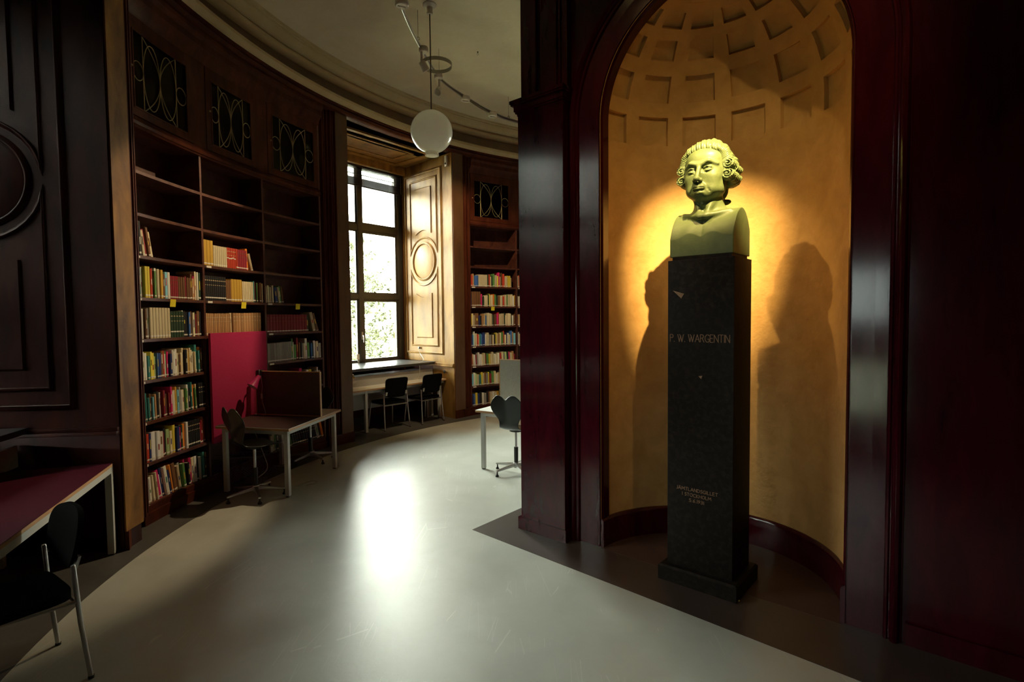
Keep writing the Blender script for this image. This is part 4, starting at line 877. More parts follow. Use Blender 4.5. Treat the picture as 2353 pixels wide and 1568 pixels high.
# herm block
def herm(X, Y, Z):
    e_ = 0*X+0*Y+0*Z
    bx = np.maximum(np.abs(X)-.208, np.maximum(Y-.0, -Y-.32)); pec = .010*np.exp(-((np.abs(X)-.075)/.06)**2)*np.exp(-((Z-.15)/.08)**2)
    y, z = Y+.17, Z+.05; ry, rz = .192, .354
    q = np.sqrt((y/ry)**2+(z/rz)**2); g = np.sqrt((y/ry**2)**2+(z/rz**2)**2)+1e-6; dd = q*(q-1)/g-pec
    back = np.maximum(-Y-.30, 0)*0
    top = np.maximum(dd, -(Z-.135)*0+dd)
    up = np.where((Z < .12) & (Y < -.17), -1, dd)
    return np.maximum(np.maximum(bx, up), -Z)+e_
f.op(herm, (-.21, -.33, 0), (.21, .01, .36), .004)
f.cap((0, .004, .14), (0, -.03, .250), .004, .006, k=.02, mode='sub')
# neck
f.cap((HD, -.135, .45), (0, -.165, .27), .082, .105, k=.05)
for s in (1, -1):
    f.cap((HD+s*.085, -.125, .455), (s*.018, -.032, .258), .015, .013, k=.03)
    f.cap((s*.02, -.024, .255), (s*.15, -.10, .283), .010, .012, k=.035)
f.cap((HD, -.055, .40), (0, -.045, .34), .022, .012, k=.03)
f.warp = WARP; f.xs = 1.15; f.cx = HD
# cranium, face, jaw
f.ell((HD, -.150, .600), (.122, .150, .160), .02); f.ell((HD, -.088, .560), (.106, .100, .150), .03)
f.ell((HD, -.092, .668), (.104, .096, .088), .03); f.ell((HD, -.070, .465), (.078, .080, .062), .03)
f.ell((HD, -.012, .432), (.036, .026, .026), .03); f.ell((HD, -.055, .415), (.060, .055, .030), .03)
for s in (1, -1):
    f.ell((HD+s*.058, -.038, .528), (.034, .034, .042), .03); f.ell((HD+s*.056, -.058, .462), (.034, .046, .038), .035)
    f.ell((HD+s*.074, -.110, .475), (.030, .05, .050), .03)
    f.ell((HD+s*.044, .022, .586), (.032, .026, .021), .014, 'sub')          # socket
    f.ell((HD+s*.016, .024, .586), (.012, .024, .022), .012, 'sub')
    f.cap((HD+s*.014, .010, .617), (HD+s*.050, .004, .630), .0105, .0115, k=.014); f.cap((HD+s*.050, .004, .630), (HD+s*.088, -.030, .612), .0115, .009, k=.014)
    ex, ey, ez = HD+s*.045, -.014, .584
    f.ell((ex, ey, ez), (.0235, .0235, .0225), .003)
    def lids(X, Y, Z, ex=ex, ey=ey, ez=ez, s=s):
        x, y, z = X-ex, Y-ey, Z-ez
        sh = np.sqrt(x*x+y*y+z*z)-.0268; zc = z-.0005-.0022*s*(x/.02)*-1*0
        ap = 1-(x/.0235)**2; ap = np.sqrt(np.clip(ap, 0, 1))
        hole = np.abs(z+.0005)-(.0112*ap)
        return np.maximum(sh, -hole)
    f.op(lids, (ex-.028, ey-.028, ez-.028), (ex+.028, ey+.028, ez+.028), .0025)
    f.cap((ex-.021, ey+.016, ez+.008), (ex, ey+.027, ez+.0135), .0028, .0032, k=.003); f.cap((ex, ey+.027, ez+.0135), (ex+.021, ey+.014, ez+.007), .0032, .0028, k=.003)
    f.cap((ex-.019, ey+.017, ez-.010), (ex, ey+.0255, ez-.0125), .0024, .0026, k=.003); f.cap((ex, ey+.0255, ez-.0125), (ex+.019, ey+.015, ez-.008), .0026, .0024, k=.003)
    f.cap((ex-.018, ey+.022, ez-.023), (ex+.012, ey+.020, ez-.026), .0022, .0022, k=.006, mode='sub')
    f.ell((ex, ey+.0245, ez+.001), (.0055, .004, .0055), .002, 'sub')
    f.ell((HD+s*.0175, .034, .511), (.0115, .015, .0105), .006); f.ell((HD+s*.0085, .046, .5005), (.0050, .009, .005), .003, 'sub')
    f.cap((HD+s*.029, .030, .517), (HD+s*.032, .022, .505), .0025, k=.006, mode='sub')
    f.cap((HD+s*.030, .024, .500), (HD+s*.050, .004, .462), .0026, .0020, k=.014, mode='sub')
    f.cap((HD+s*.050, .004, .462), (HD+s*.054, -.006, .442), .0014, .001, k=.012, mode='sub')
    f.ell((HD+s*.118, -.125, .548), (.012, .022, .032), .01)
f.cap((HD, .008, .612), (HD, .050, .522), .0105, .0125, k=.016); f.ell((HD, .056, .5165), (.0145, .015, .0130), .008)
f.ell((HD, .020, .476), (.034, .018, .026), .02)
# mouth
for s in (1, -1):
    f.cap((HD, .038, .4765), (HD+s*.030, .020, .4725), .0060, .0028, k=.006); f.cap((HD, .035, .4625), (HD+s*.026, .020, .4655), .0078, .0030, k=.006)
    f.cap((HD, .0445, .4705), (HD+s*.033, .0225, .4690), .0022, .0020, k=.003, mode='sub')
f.cap((HD, .034, .500), (HD, .039, .484), .0032, .0036, k=.008, mode='sub')
f.cap((HD-.018, .022, .447), (HD+.018, .022, .447), .0050, k=.014, mode='sub'); f.ell((HD, .016, .432), (.022, .014, .015), .018)


f.surface('body', M['bronze'], bust)
# hair: swept back with combed grooves, rolled side curls, queue with bow
h = Field((-.24, -.37, .32), (.21, .06, .84), .0034); h.warp = WARP; h.xs = 1.15; h.cx = HD
def comb(X, Y, Z):
    x, y, z = X-HD, Y+.178, Z-.640
    q = np.sqrt((x/.138)**2+(y/.158)**2+(z/.164)**2); g = np.sqrt((x/.138**2)**2+(y/.158**2)**2+(z/.164**2)**2)+1e-6
    d = q*(q-1)/g
    th = np.arctan2(x, z+.12)
    w1 = .0022*np.sin(th*50+2*np.sin(Y*24)+1.6*np.sin(th*9))+.0020*np.sin(th*29+Y*16)
    d = d-w1*np.clip((Z-.60)/.05, 0, 1)
    return np.maximum(d, .47-Z)
h.op(comb, (HD-.15, -.34, .47), (HD+.15, -.01, .81), .004)
def roll_(X, Y, Z):      # raised roll over the forehead
    x = X-HD; y = Y+.085+.9*x*x*0; z = Z-(.741-2.1*x*x)
    d = np.sqrt((y/1.35)**2+z**2)-.042*np.sqrt(np.clip(1-(x/.125)**2, .02, 1))
    a = np.arctan2(z, y); d = d-.0017*np.sin(x*210+2.2*a)-.0014*np.sin(x*430+3.1*a+1)
    return np.maximum(d, np.abs(x)-.12)
h.op(roll_, (HD-.125, -.14, .66), (HD+.125, -.02, .79), .012)
def curl(cx_, cz, r, y0, y1, sgn):
    def g_(X, Y, Z):
        x, z = X-cx_, Z-cz; rr = np.sqrt(x*x+z*z); a = np.arctan2(z, x*sgn)
        body = np.maximum(rr-r*(1-.25*np.clip((Y-(y1-.02))/.04, 0, 1)), np.maximum(Y-y1, y0-Y))
        body = body-.0018*np.sin(Y*210+a*3)
        spir = np.abs(((rr/(r*.52)+a/(2*PI)) % 1)-.5)*r*.52-.0035
        groove = np.maximum(-(spir), 0)*0
        cut = np.maximum(spir*-1+.0, y1-.012-Y)
        gr = np.maximum((.0035-np.abs(((rr/(r*.50)-a/(2*PI)) % 1)-.5)*r*.5)*-1, (y1-.014)-Y)
        return np.maximum(body, -np.maximum(gr, rr-r*.86))
    h.op(g_, (cx_-r, y0, cz-r), (cx_+r, y1, cz+r), .006)
for s in (1, -1):
    h.cap((HD+s*.080, -.075, .730), (HD+s*.126, -.10, .650), .026, .028, k=.02)
    h.cap((HD+s*.112, -.085, .70), (HD+s*.116, -.09, .53), .024, .020, k=.02)
    curl(HD+s*.133, .614, .031, -.175, -.062, s); curl(HD+s*.131, .548, .034, -.175, -.060, s)
    curl(HD+s*.142, .592, .028, -.235, -.125, s); curl(HD+s*.136, .538, .028, -.24, -.12, s)
    h.ell((HD+s*.128, -.17, .652), (.030, .05, .026), .012)
    h.ell((HD+s*.105, -.23, .54), (.045, .06, .05), .02)
h.ell((HD, -.275, .50), (.075, .045, .10), .03); h.ell((HD, -.288, .415), (.034, .026, .045), .012)
h.ell((HD+.052, -.292, .405), (.036, .016, .024), .006); h.ell((HD-.052, -.292, .405), (.036, .016, .024), .006)
h.surface('wig', M['bronze_hair'], bust)
# the field's y points to the viewer, the object's +y into the niche: mirror y
for o in bust.children:
    o.data.transform(Matrix(((1, 0, 0, 0), (0, -1, 0, 0), (0, 0, 1, 0), (0, 0, 0, 1)))); o.data.flip_normals()
# ------------------------------------------------------------------ furniture
def frame_local(o, ex, loc=None):
    """matrix with x axis along ex"""
    ex = ex.normalized(); ey = Vector((-ex.y, ex.x, 0)); return Matrix(((ex.x, ey.x, 0, o.x), (ex.y, ey.y, 0, o.y), (0, 0, 1, o.z), (0, 0, 0, 1)))
def desk(P0, ea, la, eb, lb, top_m, label, h=.71, leg=.045, inset=.045, legs=None, group=None):
    """P0 corner on the floor; ea, eb edge directions; la, lb lengths"""
    ea = ea.normalized(); eb = eb.normalized(); t = empty('desk', (P0.x, P0.y, 0)); tag(t, label, 'desk', group)
    q = lambda a, b: ea*a+eb*b
    def par(a0, a1, b0, b1, z0, z1, mb): c = [q(a0, b0), q(a1, b0), q(a1, b1), q(a0, b1)]; return mb.prism([(v.x, v.y) for v in c], z0, z1)
    par(0, la, 0, lb, h-.003, h, MB()).build('tabletop', top_m, t, smooth=0)
    par(0, la, 0, lb, h-.026, h-.003, MB()).build('edge_band', M['ply'], t, smooth=0, bevel=.002)
    i = inset
    par(i, la-i, i, i+.03, h-.07, h-.026, MB()).build('frame_rail', M['white_steel'], t, smooth=0); par(i, la-i, lb-i-.03, lb-i, h-.07, h-.026, MB()).build('frame_rail', M['white_steel'], t, smooth=0)
    par(i, i+.03, i, lb-i, h-.07, h-.026, MB()).build('frame_rail', M['white_steel'], t, smooth=0); par(la-i-.03, la-i, i, lb-i, h-.07, h-.026, MB()).build('frame_rail', M['white_steel'], t, smooth=0)
    for (a, b) in (legs or [(i, i), (la-i-leg, i), (la-i-leg, lb-i-leg), (i, lb-i-leg)]):
        l = par(a, a+leg, b, b+leg, .012, h-.026, MB()).build('leg', M['white_steel'], t, smooth=0, bevel=.002)
        par(a+.006, a+leg-.006, b+.006, b+leg-.006, 0, .012, MB()).build('foot', M['black_plastic'], l, smooth=0)
    return t
def board(P, ex, w_, z0, z1, thick, m, name, label, trim=True):
    t = empty(name, (P.x, P.y, z0)); t.rotation_euler = (0, 0, math.atan2(ex.y, ex.x)); tag(t, label, 'screen')
    mb = MB(); mb.box(.008, w_-.008, -thick/2, thick/2, .008, z1-z0-.008); mb.build('felt_panel', m, t, bevel=.004)
    if trim:
        mb = MB(); mb.box(0, .008, -thick/2-.002, thick/2+.002, 0, z1-z0); mb.box(w_-.008, w_, -thick/2-.002, thick/2+.002, 0, z1-z0); mb.box(.008, w_-.008, -thick/2-.002, thick/2+.002, z1-z0-.008, z1-z0); mb.box(.008, w_-.008, -thick/2-.002, thick/2+.002, 0, .008); mb.build('edge_trim', M['ply'], t, smooth=0)
    return t
def swivel_chair(x, y, face, label, lift=0.0, base_rot=.3):
    """face = angle the sitter looks towards; heart shaped back with waist"""
    t = empty('swivel_chair', (x, y, 0), face-PI/2); tag(t, label, 'chair', 'black swivel chairs with heart-shaped backs at the desks')
    # shell: profile from seat front to back top; one bent sheet
    zs = .445+lift
    prof = [(.21, -.012, .15), (.19, .0, .185), (.12, .004, .205), (.03, -.002, .205), (-.06, -.004, .19), (-.12, .004, .150), (-.155, .022, .128), (-.180, .055, .118), (-.195, .10, .120), (-.203, .15, .148), (-.212, .20, .186), (-.222, .25, .212), (-.232, .30, .220), (-.243, .345, .212), (-.252, .375, .196), (-.258, .395, .176)]
    K = 24; mb = MB(); rows_ = len(prof)
    for j, (py, pz, hw) in enumerate(prof):
        for i in range(K+1):
            u = -1+2*i/K; top = max(0, (j-9)/(rows_-1-9)); au = abs(u)
            lobe = -.034*math.exp(-(u/.20)**2)*top**2 + .022*(1-((au-.5)/.5)**2)*top**2 - .050*(max(0, au-.62)/.38)**1.6*top
            curve = .030*u*u*(1 if j > 7 else .4)
            yy, zz = (py+curve, pz+lobe) if j > 7 else (py, pz+(.018*u*u if j < 6 else .006*u*u))
            mb.v.append((u*hw, yy, zs+zz))
    for j in range(rows_-1):
        for i in range(K): a = j*(K+1)+i; mb.f.append((a, a+1, a+K+2, a+K+1))
    me = bpy.data.meshes.new('seat_shell'); me.from_pydata(mb.v, [], mb.f); me.update(); me.polygons.foreach_set('use_smooth', [True]*len(me.polygons))
    sh = link_mesh('seat_shell', me, M['black'], t)
    so = sh.modifiers.new('thickness', 'SOLIDIFY'); so.thickness = .011; so.offset = 0
    ss = sh.modifiers.new('smooth', 'SUBSURF'); ss.levels = 1; ss.render_levels = 1
    mb = MB(); mb.lathe([(.075, zs-.030), (.08, zs-.012), (.0, zs-.010)], (0, 0, 0), 20); mb.build('seat_plate', M['black_plastic'], t)
    mb = MB(); mb.tube([(0, 0, zs-.03), (0, 0, .26)], .014, 14); mb.build('column', M['chrome'], t)
    mb = MB(); mb.tube([(0, 0, .30), (0, 0, .115)], .025, 16); mb.build('column_sleeve', M['black_plastic'], t)
    mb = MB(); mb.lathe([(0, .06), (.034, .06), (.038, .075), (.034, .118), (.026, .122), (0, .122)], (0, 0, 0), 20); mb.build('hub', M['chrome'], t)
    for k in range(5):
        a = base_rot+2*PI*k/5; ca, sa = math.cos(a), math.sin(a); R_ = Matrix.Rotation(a, 4, 'Z')
        mb = MB(); mb.hull8([R_ @ Vector(v) for v in ((.025, -.020, .075), (.025, .020, .075), (.025, .020, .112), (.025, -.020, .112))], [R_ @ Vector(v) for v in ((.285, -.013, .055), (.285, .013, .055), (.285, .013, .072), (.285, -.013, .072))])
        l = mb.build('leg', M['chrome'], t, bevel=.004)
        mb = MB(); mb.lathe([(0, 0), (.020, 0), (.021, .010), (.014, .022), (.008, .030), (.008, .056), (0, .056)], (.272*ca, .272*sa, 0), 14); mb.build('glide', M['black_plastic'], l)
    return t
def stack_chair(x, y, face, label, group='black upholstered chairs with slim steel legs', rnd=7, bh=.160):
    t = empty('side_chair', (x, y, 0), face-PI/2); tag(t, label, 'chair', group)
    for s in (-1, 1):
        mb = MB(); mb.tube([(s*.245, -.25, .012), (s*.232, -.222, .30), (s*.222, -.205, .585), (s*.222, -.204, .592)], [.0115, .0115, .0115, .009], 12); l = mb.build('leg', M['steel'], t)
        mb = MB(); mb.lathe([(0, 0), (.014, 0), (.014, .014), (0, .014)], (s*.2455, -.251, 0), 12); mb.build('glide', M['black_plastic'], l)
        mb = MB(); mb.tube([(s*.235, .235, .012), (s*.218, .205, .30), (s*.205, .190, .43)], .0115, 12); l = mb.build('leg', M['steel'], t)
        mb = MB(); mb.lathe([(0, 0), (.014, 0), (.014, .014), (0, .014)], (s*.2355, .2355, 0), 12); mb.build('glide', M['black_plastic'], l)
        mb = MB(); mb.tube([(s*.228, -.215, .405), (s*.222, -.12, .408), (s*.212, .10, .415), (s*.206, .192, .415)], .009, 10); mb.build('seat_rail', M['steel'], t)
        mb = MB(); mb.hull8([Vector((s*.19-.016, -.226, .56)), Vector((s*.19+.016, -.226, .56)), Vector((s*.19+.016, -.212, .56)), Vector((s*.19-.016, -.212, .56))], [Vector((s*.19-.016, -.245, .62)), Vector((s*.19+.016, -.245, .62)), Vector((s*.19+.016, -.232, .62)), Vector((s*.19-.016, -.232, .62))]); mb.build('bracket', M['steel'], t)
    mb = MB(); mb.tube([(-.228, -.212, .40), (.228, -.212, .40)], .008, 10); mb.build('crossbar', M['steel'], t)
    mb = MB(); mb.tube([(-.206, .17, .405), (.206, .17, .405)], .008, 10); mb.build('crossbar', M['steel'], t)
    # seat pad
    me = bpy.data.meshes.new('seat'); K = 12; v = []; fc = []
    for top in (0, 1):
        for j in range(K+1):
            for i in range(K+1):
                a, b = -1+2*i/K, -1+2*j/K; r4 = (abs(a)**6+abs(b)**6)**(1/6) or 1; k_ = max(abs(a), abs(b))/r4 if r4 else 1
                px, py = a*.222*k_, b*.215*k_; zz = .455+.010*(1-a**4)*(1-b**4)-.012*max(0, b-.6) if top else .418
                v.append((px, py, zz))
    n_ = (K+1)**2
    for j in range(K):
        for i in range(K):
            a = j*(K+1)+i; fc.append((a, a+K+1, a+K+2, a+1)); fc.append((n_+a, n_+a+1, n_+a+K+2, n_+a+K+1))
    bd = [i for i in range(K+1)]+[(j*(K+1)+K) for j in range(1, K+1)]+[K*(K+1)+i for i in range(K-1, -1, -1)]+[j*(K+1) for j in range(K-1, 0, -1)]
    for i in range(len(bd)): a, b = bd[i], bd[(i+1) % len(bd)]; fc.append((a, b, n_+b, n_+a))
    me.from_pydata(v, [], fc); me.update(); me.polygons.foreach_set('use_smooth', [True]*len(me.polygons)); me.set_sharp_from_angle(angle=.9); link_mesh('seat', me, M['black_fabric'], t)
    # backrest: curved padded panel, slightly wider at the top
    v = []; fc = []; K = 14
    for sd in (0, 1):
        for j in range(K+1):
            for i in range(K+1):
                a, b = -1+2*i/K, -1+2*j/K; r4 = (abs(a)**rnd+abs(b)**rnd)**(1/rnd) or 1; k_ = max(abs(a), abs(b))/r4 if r4 else 1
                a2, b2 = a*k_, b*k_; px = a2*(.205+.014*b2); z = .685+b2*bh; py = -.232-.045*(b2+1)/2*1.2+.028*a2*a2
                py += (.016 if sd else -.014)*(1-.35*(a2**6+b2**6)/1.2)
                v.append((px, py, z))
    n_ = (K+1)**2
    for j in range(K):
        for i in range(K):
            a = j*(K+1)+i; fc.append((a, a+1, a+K+2, a+K+1)); fc.append((n_+a, n_+a+K+1, n_+a+K+2, n_+a+1))
    bd = [i for i in range(K+1)]+[(j*(K+1)+K) for j in range(1, K+1)]+[K*(K+1)+i for i in range(K-1, -1, -1)]+[j*(K+1) for j in range(K-1, 0, -1)]
    for i in range(len(bd)): a, b = bd[i], bd[(i+1) % len(bd)]; fc.append((b, a, n_+a, n_+b))
    me = bpy.data.meshes.new('backrest'); me.from_pydata(v, [], fc); me.update(); me.polygons.foreach_set('use_smooth', [True]*len(me.polygons)); me.set_sharp_from_angle(angle=.9); link_mesh('backrest', me, M['black_fabric'], t)
    return t
# double desk at the left bookcase with its screens
A0 = Vector((-2.232, 5.315, 0)); ea = Vector((-.975, .222, 0)).normalized(); eb = Vector((.13, .99, 0)).normalized()
desk(A0, ea, .86, eb, 1.17, M['laminate'], 'double desk with white steel legs in front of the left bookcase')
mb = MB(); q = [A0+ea*.003+eb*.003, A0+ea*.857+eb*.003, A0+ea*.857+eb*.665, A0+ea*.003+eb*.665]; mb.prism([(v.x, v.y) for v in q], .7101, .7125)
tag(mb.build('desk_mat', M['laminate_brown'], smooth=0), 'dark brown writing surface covering the near half of the left double desk', 'desk mat')
board(A0+eb*.68, ea, .825, .713, 1.215, .024, M['felt_brown'], 'desk_screen', 'low brown screen standing across the middle of the left double desk')
board(Vector((-3.14, 5.57, 0)), Vector((.165, .93, 0)), .945, .50, 1.675, .028, M['felt_red'], 'red_screen', 'tall crimson felt screen at the bookcase end of the left desk', trim=False)
swivel_chair(-2.63, 5.42, math.atan2(.80, .60), 'black heart-backed swivel chair at the near side of the left double desk', base_rot=.9, lift=.085)
swivel_chair(-2.58, 6.80, math.atan2(-.95, -.25), 'black heart-backed swivel chair on the far side of the brown desk screen', base_rot=.2, lift=.06)
# desk by the pillar
B0 = Vector((-.443, 6.32, 0)); desk(B0, Vector((.854, -.52, 0)), 1.55, Vector((.52, .854, 0)), 1.12, M['laminate'], 'white desk with steel legs half hidden behind the pillar')
bp = B0+Vector((.52, .854, 0))*.55; board(bp+Vector((.0, .0, 0)), Vector((.854, -.52, 0)), 1.5, .711, 1.275, .024, M['felt_grey'], 'grey_screen', 'grey felt screen standing on the white desk beside the pillar')
swivel_chair(.035, 6.18, math.atan2(.854, .45), 'black heart-backed swivel chair beside the pillar at the white desk', base_rot=.5, lift=.07)
# long table in the bright window bay
def BV(t_, d_): v = BP(WIN[0], t_, d_); return v
rm0, tm0 = bay_axes(WIN[0])
desk(BV(1.12, 6.85), -tm0, 2.16, rm0, .39, M['laminate'], 'long white table under the bright window', h=.70, legs=[(.12, .04), (1.72, .04)])
def face_to(v): return math.atan2(v.y, v.x)
cl = BV(-.27, 6.86); stack_chair(-2.06, 8.87, math.atan2(.68, -.74), 'black side chair under the long window table, left of the pair')
stack_chair(-1.56, 9.36, math.atan2(.64, -.77), 'black side chair under the long window table, right of the pair')
# table in the dark left bay
E0 = Vector((-3.09, 4.11, 0)); desk(E0, Vector((.352, -.936, 0)), 2.0, Vector((-.936, -.352, 0)), .72, M['laminate_red'], 'dark red topped table with pale steel frame in the left bay', h=.71, inset=.0, leg=.045)
stack_chair(-2.49, 2.58, math.atan2(-.82, -.57), 'black side chair with bare steel legs in the near left corner', 'black upholstered chairs with slim steel legs', rnd=2.7, bh=.150)
# clip lamp on the brown screen
lp = A0+eb*.68+ea*.775
lamp = empty('desk_lamp', (lp.x, lp.y, 1.20)); tag(lamp, 'small magenta clip-on lamp hanging on the brown desk screen', 'lamp')
mb = MB(); mb.box(-.03, .03, -.035, .035, -.04, .025); mb.build('clamp', M['black_plastic'], lamp, bevel=.006)
mb = MB(); mb.tube([(0, -.02, .0), (.02, -.06, .03), (.03, -.085, -.01), (.03, -.09, -.04)], .007, 8); mb.build('arm', M['black_plastic'], lamp)
RL = Matrix.Translation((.03, -.09, -.04)) @ Matrix.Rotation(.40, 4, 'Y') @ Matrix.Rotation(-.55, 4, 'X') @ Matrix.Rotation(PI, 4, 'X')
mb = MB(); mb.lathe([(.0, -.01), (.022, -.008), (.026, .02), (.030, .05), (.058, .135), (.056, .135), (.028, .052), (.0, .03)], (0, 0, 0), 28, RL); mb.build('lamp_shade', M['pink'], lamp)
mb = MB(); mb.lathe([(.0, .055), (.029, .058), (.0545, .132), (.053, .132), (.026, .064), (.0, .06)], (0, 0, 0), 28, RL); mb.build('shade_lining', M['lamp_in'], lamp)
mb = MB(); mb.lathe([(0, .06), (.014, .065), (.024, .09), (.022, .105), (.010, .118), (0, .12)], (0, 0, 0), 18, RL); mb.build('bulb', M['white_plastic'], lamp)
mb = MB(); mb.tube([(.02, -.03, -.02), (.045, -.045, -.16), (.035, -.045, -.24), (.04, -.045, -.34), (.07, -.05, -.44), (.08, -.06, -.485), (.03, -.06, -.487)], .0035, 6); mb.build('cord', M['cord'], lamp)
mb = MB(); mb.box(.028, .046, -.056, -.036, -.30, -.24); mb.build('switch', M['cord'], lamp, bevel=.003)
# wire baskets beneath the desk
def basket(x, y, w_, d_, h_, z, label):
    t = empty('wire_basket', (x, y, z), .15); tag(t, label, 'basket')
    mb = MB(); st = .030
    nx = int(w_/st); nz = int(h_/st)
    for s in (-1, 1):
        for i in range(-nz, nx+1):
            for dr in (1, -1):
                a = max(0, i); b = min(nx, i+nz)
                if b <= a: continue
                xa, xb = (a*st-w_/2), (b*st-w_/2); za, zb_ = (a-i)*st, (b-i)*st
                if dr < 0: za, zb_ = h_-za, h_-zb_
                mb.tube([(xa, s*d_/2, max(0, min(h_, za))), (xb, s*d_/2, max(0, min(h_, zb_)))], .0013, 4, cap=False)
    wr = mb.build('mesh_wall', M['wire'], t, smooth=0); wr['kind'] = 'stuff'
    mb = MB(); c4 = [(-w_/2, -d_/2), (w_/2, -d_/2), (w_/2, d_/2), (-w_/2, d_/2)]
    mb.tube([(p[0], p[1], h_) for p in c4], .004, 6, closed=True); mb.build('rim', M['wire'], t)
    mb = MB(); mb.box(-w_/2, w_/2, -d_/2, d_/2, 0, .006); mb.build('bottom', M['wire'], t)
    return t
basket(-2.95, 5.95, .34, .26, .30, .0, 'grey wire mesh waste basket on the floor under the left desk')
basket(-3.18, 5.92, .30, .22, .28, .0, 'smaller grey wire mesh basket between bookcase and left desk')
# loose cords
def cord(pts, label, r=.0035, name='power_cord'):
    c = bpy.data.curves.new(name, 'CURVE'); c.dimensions = '3D'; c.bevel_depth = r; c.bevel_resolution = 1; s = c.splines.new('NURBS'); s.points.add(len(pts)-1)
    for p, q in zip(s.points, pts): p.co = (*q, 1)
    s.use_endpoint_u = True; s.order_u = 3; c.materials.append(M['cord']); tmp = bpy.data.objects.new(name, c); COL.objects.link(tmp); bpy.context.view_layer.update()
    me = bpy.data.meshes.new_from_object(tmp.evaluated_get(bpy.context.evaluated_depsgraph_get())); bpy.data.objects.remove(tmp); me.name = name
    o = bpy.data.objects.new(name, me); COL.objects.link(o); return tag(o, label, 'cord')
cord([(-2.86, 5.85, .66), (-2.58, 5.52, .40), (-2.52, 5.50, .25), (-2.68, 5.50, .15), (-2.75, 5.62, .02), (-2.55, 5.62, .006), (-2.38, 5.66, .006), (-2.25, 5.95, .006), (-2.12, 5.85, .006), (-2.25, 5.75, .006)], 'pale power cord trailing from the left desk to the floor')
cord([(-3.0, 6.75, .60), (-2.95, 6.68, .25), (-2.98, 6.55, .006), (-2.85, 6.5, .006), (-2.75, 6.6, .006)], 'pale cord hanging behind the far leg of the left desk')
jc = lambda s_, y_, z_: tuple(MJ @ Vector((s_, y_, z_)))
cord([jc(1.02, .05, 1.24), jc(.98, .06, 1.14), jc(.75, .12, 1.04), jc(.60, .28, 1.005), jc(.58, .36, 1.003), jc(.50, .40, .98), jc(.48, .42, .74), jc(.45, .5, .73)], 'white cord running down the jamb and over the black sill', .004)
cord([jc(.40, .45, .73), jc(.35, .40, .745), jc(.30, .55, .728), jc(.42, .62, .75), jc(.5, .5, .73), jc(.36, .42, .76), jc(.30, .52, .74), jc(.42, .58, .73), jc(.5, .46, .75)], 'tangled pale cord lying on the right end of the window table', .003)
# clamp holding the jamb cord
mb = MB(); mb.box(1.0, 1.04, .026, .05, 1.22, 1.26, MJ); tag(mb.build('cord_clip', M['black_plastic'], bevel=.003), 'small dark cord clip low on the bright window jamb', 'clip')
# grey cable tray leg under the window table
cp = BV(.95, 7.15)
t = empty('cable_duct', (cp.x, cp.y, 0), .9); tag(t, 'pale double upright cable duct standing under the window table', 'duct')
mb = MB(); mb.box(-.075, -.045, -.03, .03, .02, .69); mb.build('upright', M['white_steel'], t, bevel=.003); mb = MB(); mb.box(.03, .075, -.03, .03, .02, .69); mb.build('upright', M['white_steel'], t, bevel=.003)
mb = MB(); mb.box(-.045, .03, -.02, .02, .03, .68); mb.build('spine', M['wire'], t); mb = MB(); mb.box(-.09, .09, -.05, .05, 0, .02); mb.build('foot', M['steel'], t, bevel=.004)
# ------------------------------------------------------------------ ceiling fittings
pd = empty('pendant_lamp', (-.897, 6.268, CEIL)); tag(pd, 'opal glass globe pendant hanging on a bronze rod before the window', 'lamp')
mb = MB(); mb.lathe([(0, 0), (.075, 0), (.078, -.012), (.060, -.030), (.034, -.036), (.030, -.09), (.034, -.093), (.034, -.11), (0, -.11)], (0, 0, 0), 28); mb.build('canopy', M['white_plastic'], pd)
mb = MB(); mb.tube([(0, 0, -.10), (0, 0, -1.17)], .0075, 8); mb.build('rod', M['rod'], pd)
gz = 3.935-CEIL; GR = .238; prof = []
for i in range(0, 21):
    a = PI/2-(PI/2+1.26)*i/20; prof.append((max(0.0, GR*math.cos(a)), gz+GR*math.sin(a)))
prof[0] = (0, gz+GR); zb_ = prof[-1][1]; prof += [(.074, zb_-.006), (.078, zb_-.035), (.080, zb_-.044), (.070, zb_-.044), (.066, zb_-.02), (0, zb_-.015)]
mb = MB(); mb.lathe(prof, (0, 0, 0), 48); mb.build('globe', M['opal'], pd, smooth=60)
def ZW(px, py):   # where a height lies on the pendant's vertical
    return None
# track
TR = [(-1.093, 5.0, 5.0), (-1.098, 5.70, 5.0), (-1.053, 6.414, 5.0), (-.926, 7.33, 5.0), (-.638, 7.963, 5.0), (-.267, 8.572, 5.0), (.118, 8.957, 5.0), (.75, 9.35, 5.0), (1.5, 9.6, 5.0)]
TR = [(1.75, 1.65, 5.0), (.9, 1.75, 5.0), (.1, 2.3, 5.0), (-.50, 3.10, 5.0), (-.93, 4.1, 5.0)]+TR
def crom(P, n=8):
    out = []
    for i in range(len(P)-1):
        p0, p1, p2, p3 = [Vector(P[max(0, min(len(P)-1, k))]) for k in (i-1, i, i+1, i+2)]
        for k in range(n): t_ = k/n; out.append(.5*((2*p1)+(-p0+p2)*t_+(2*p0-5*p1+4*p2-p3)*t_*t_+(-p0+3*p1-3*p2+p3)*t_**3))
    out.append(Vector(P[-1])); return out
tr = empty('lighting_track', (0, 0, 0)); tag(tr, 'curved twin-rod steel lighting track hung below the plaster ceiling', 'track')
cp_ = crom(TR)
for dz in (.016, -.016):
    mb = MB(); mb.tube([p+Vector((0, 0, dz)) for p in cp_], .009, 8); mb.build('rod', M['chrome'], tr)
mb = MB()
mb.tube([p for p in cp_], .006, 6); mb.build('spacer_strip', M['rod'], tr)
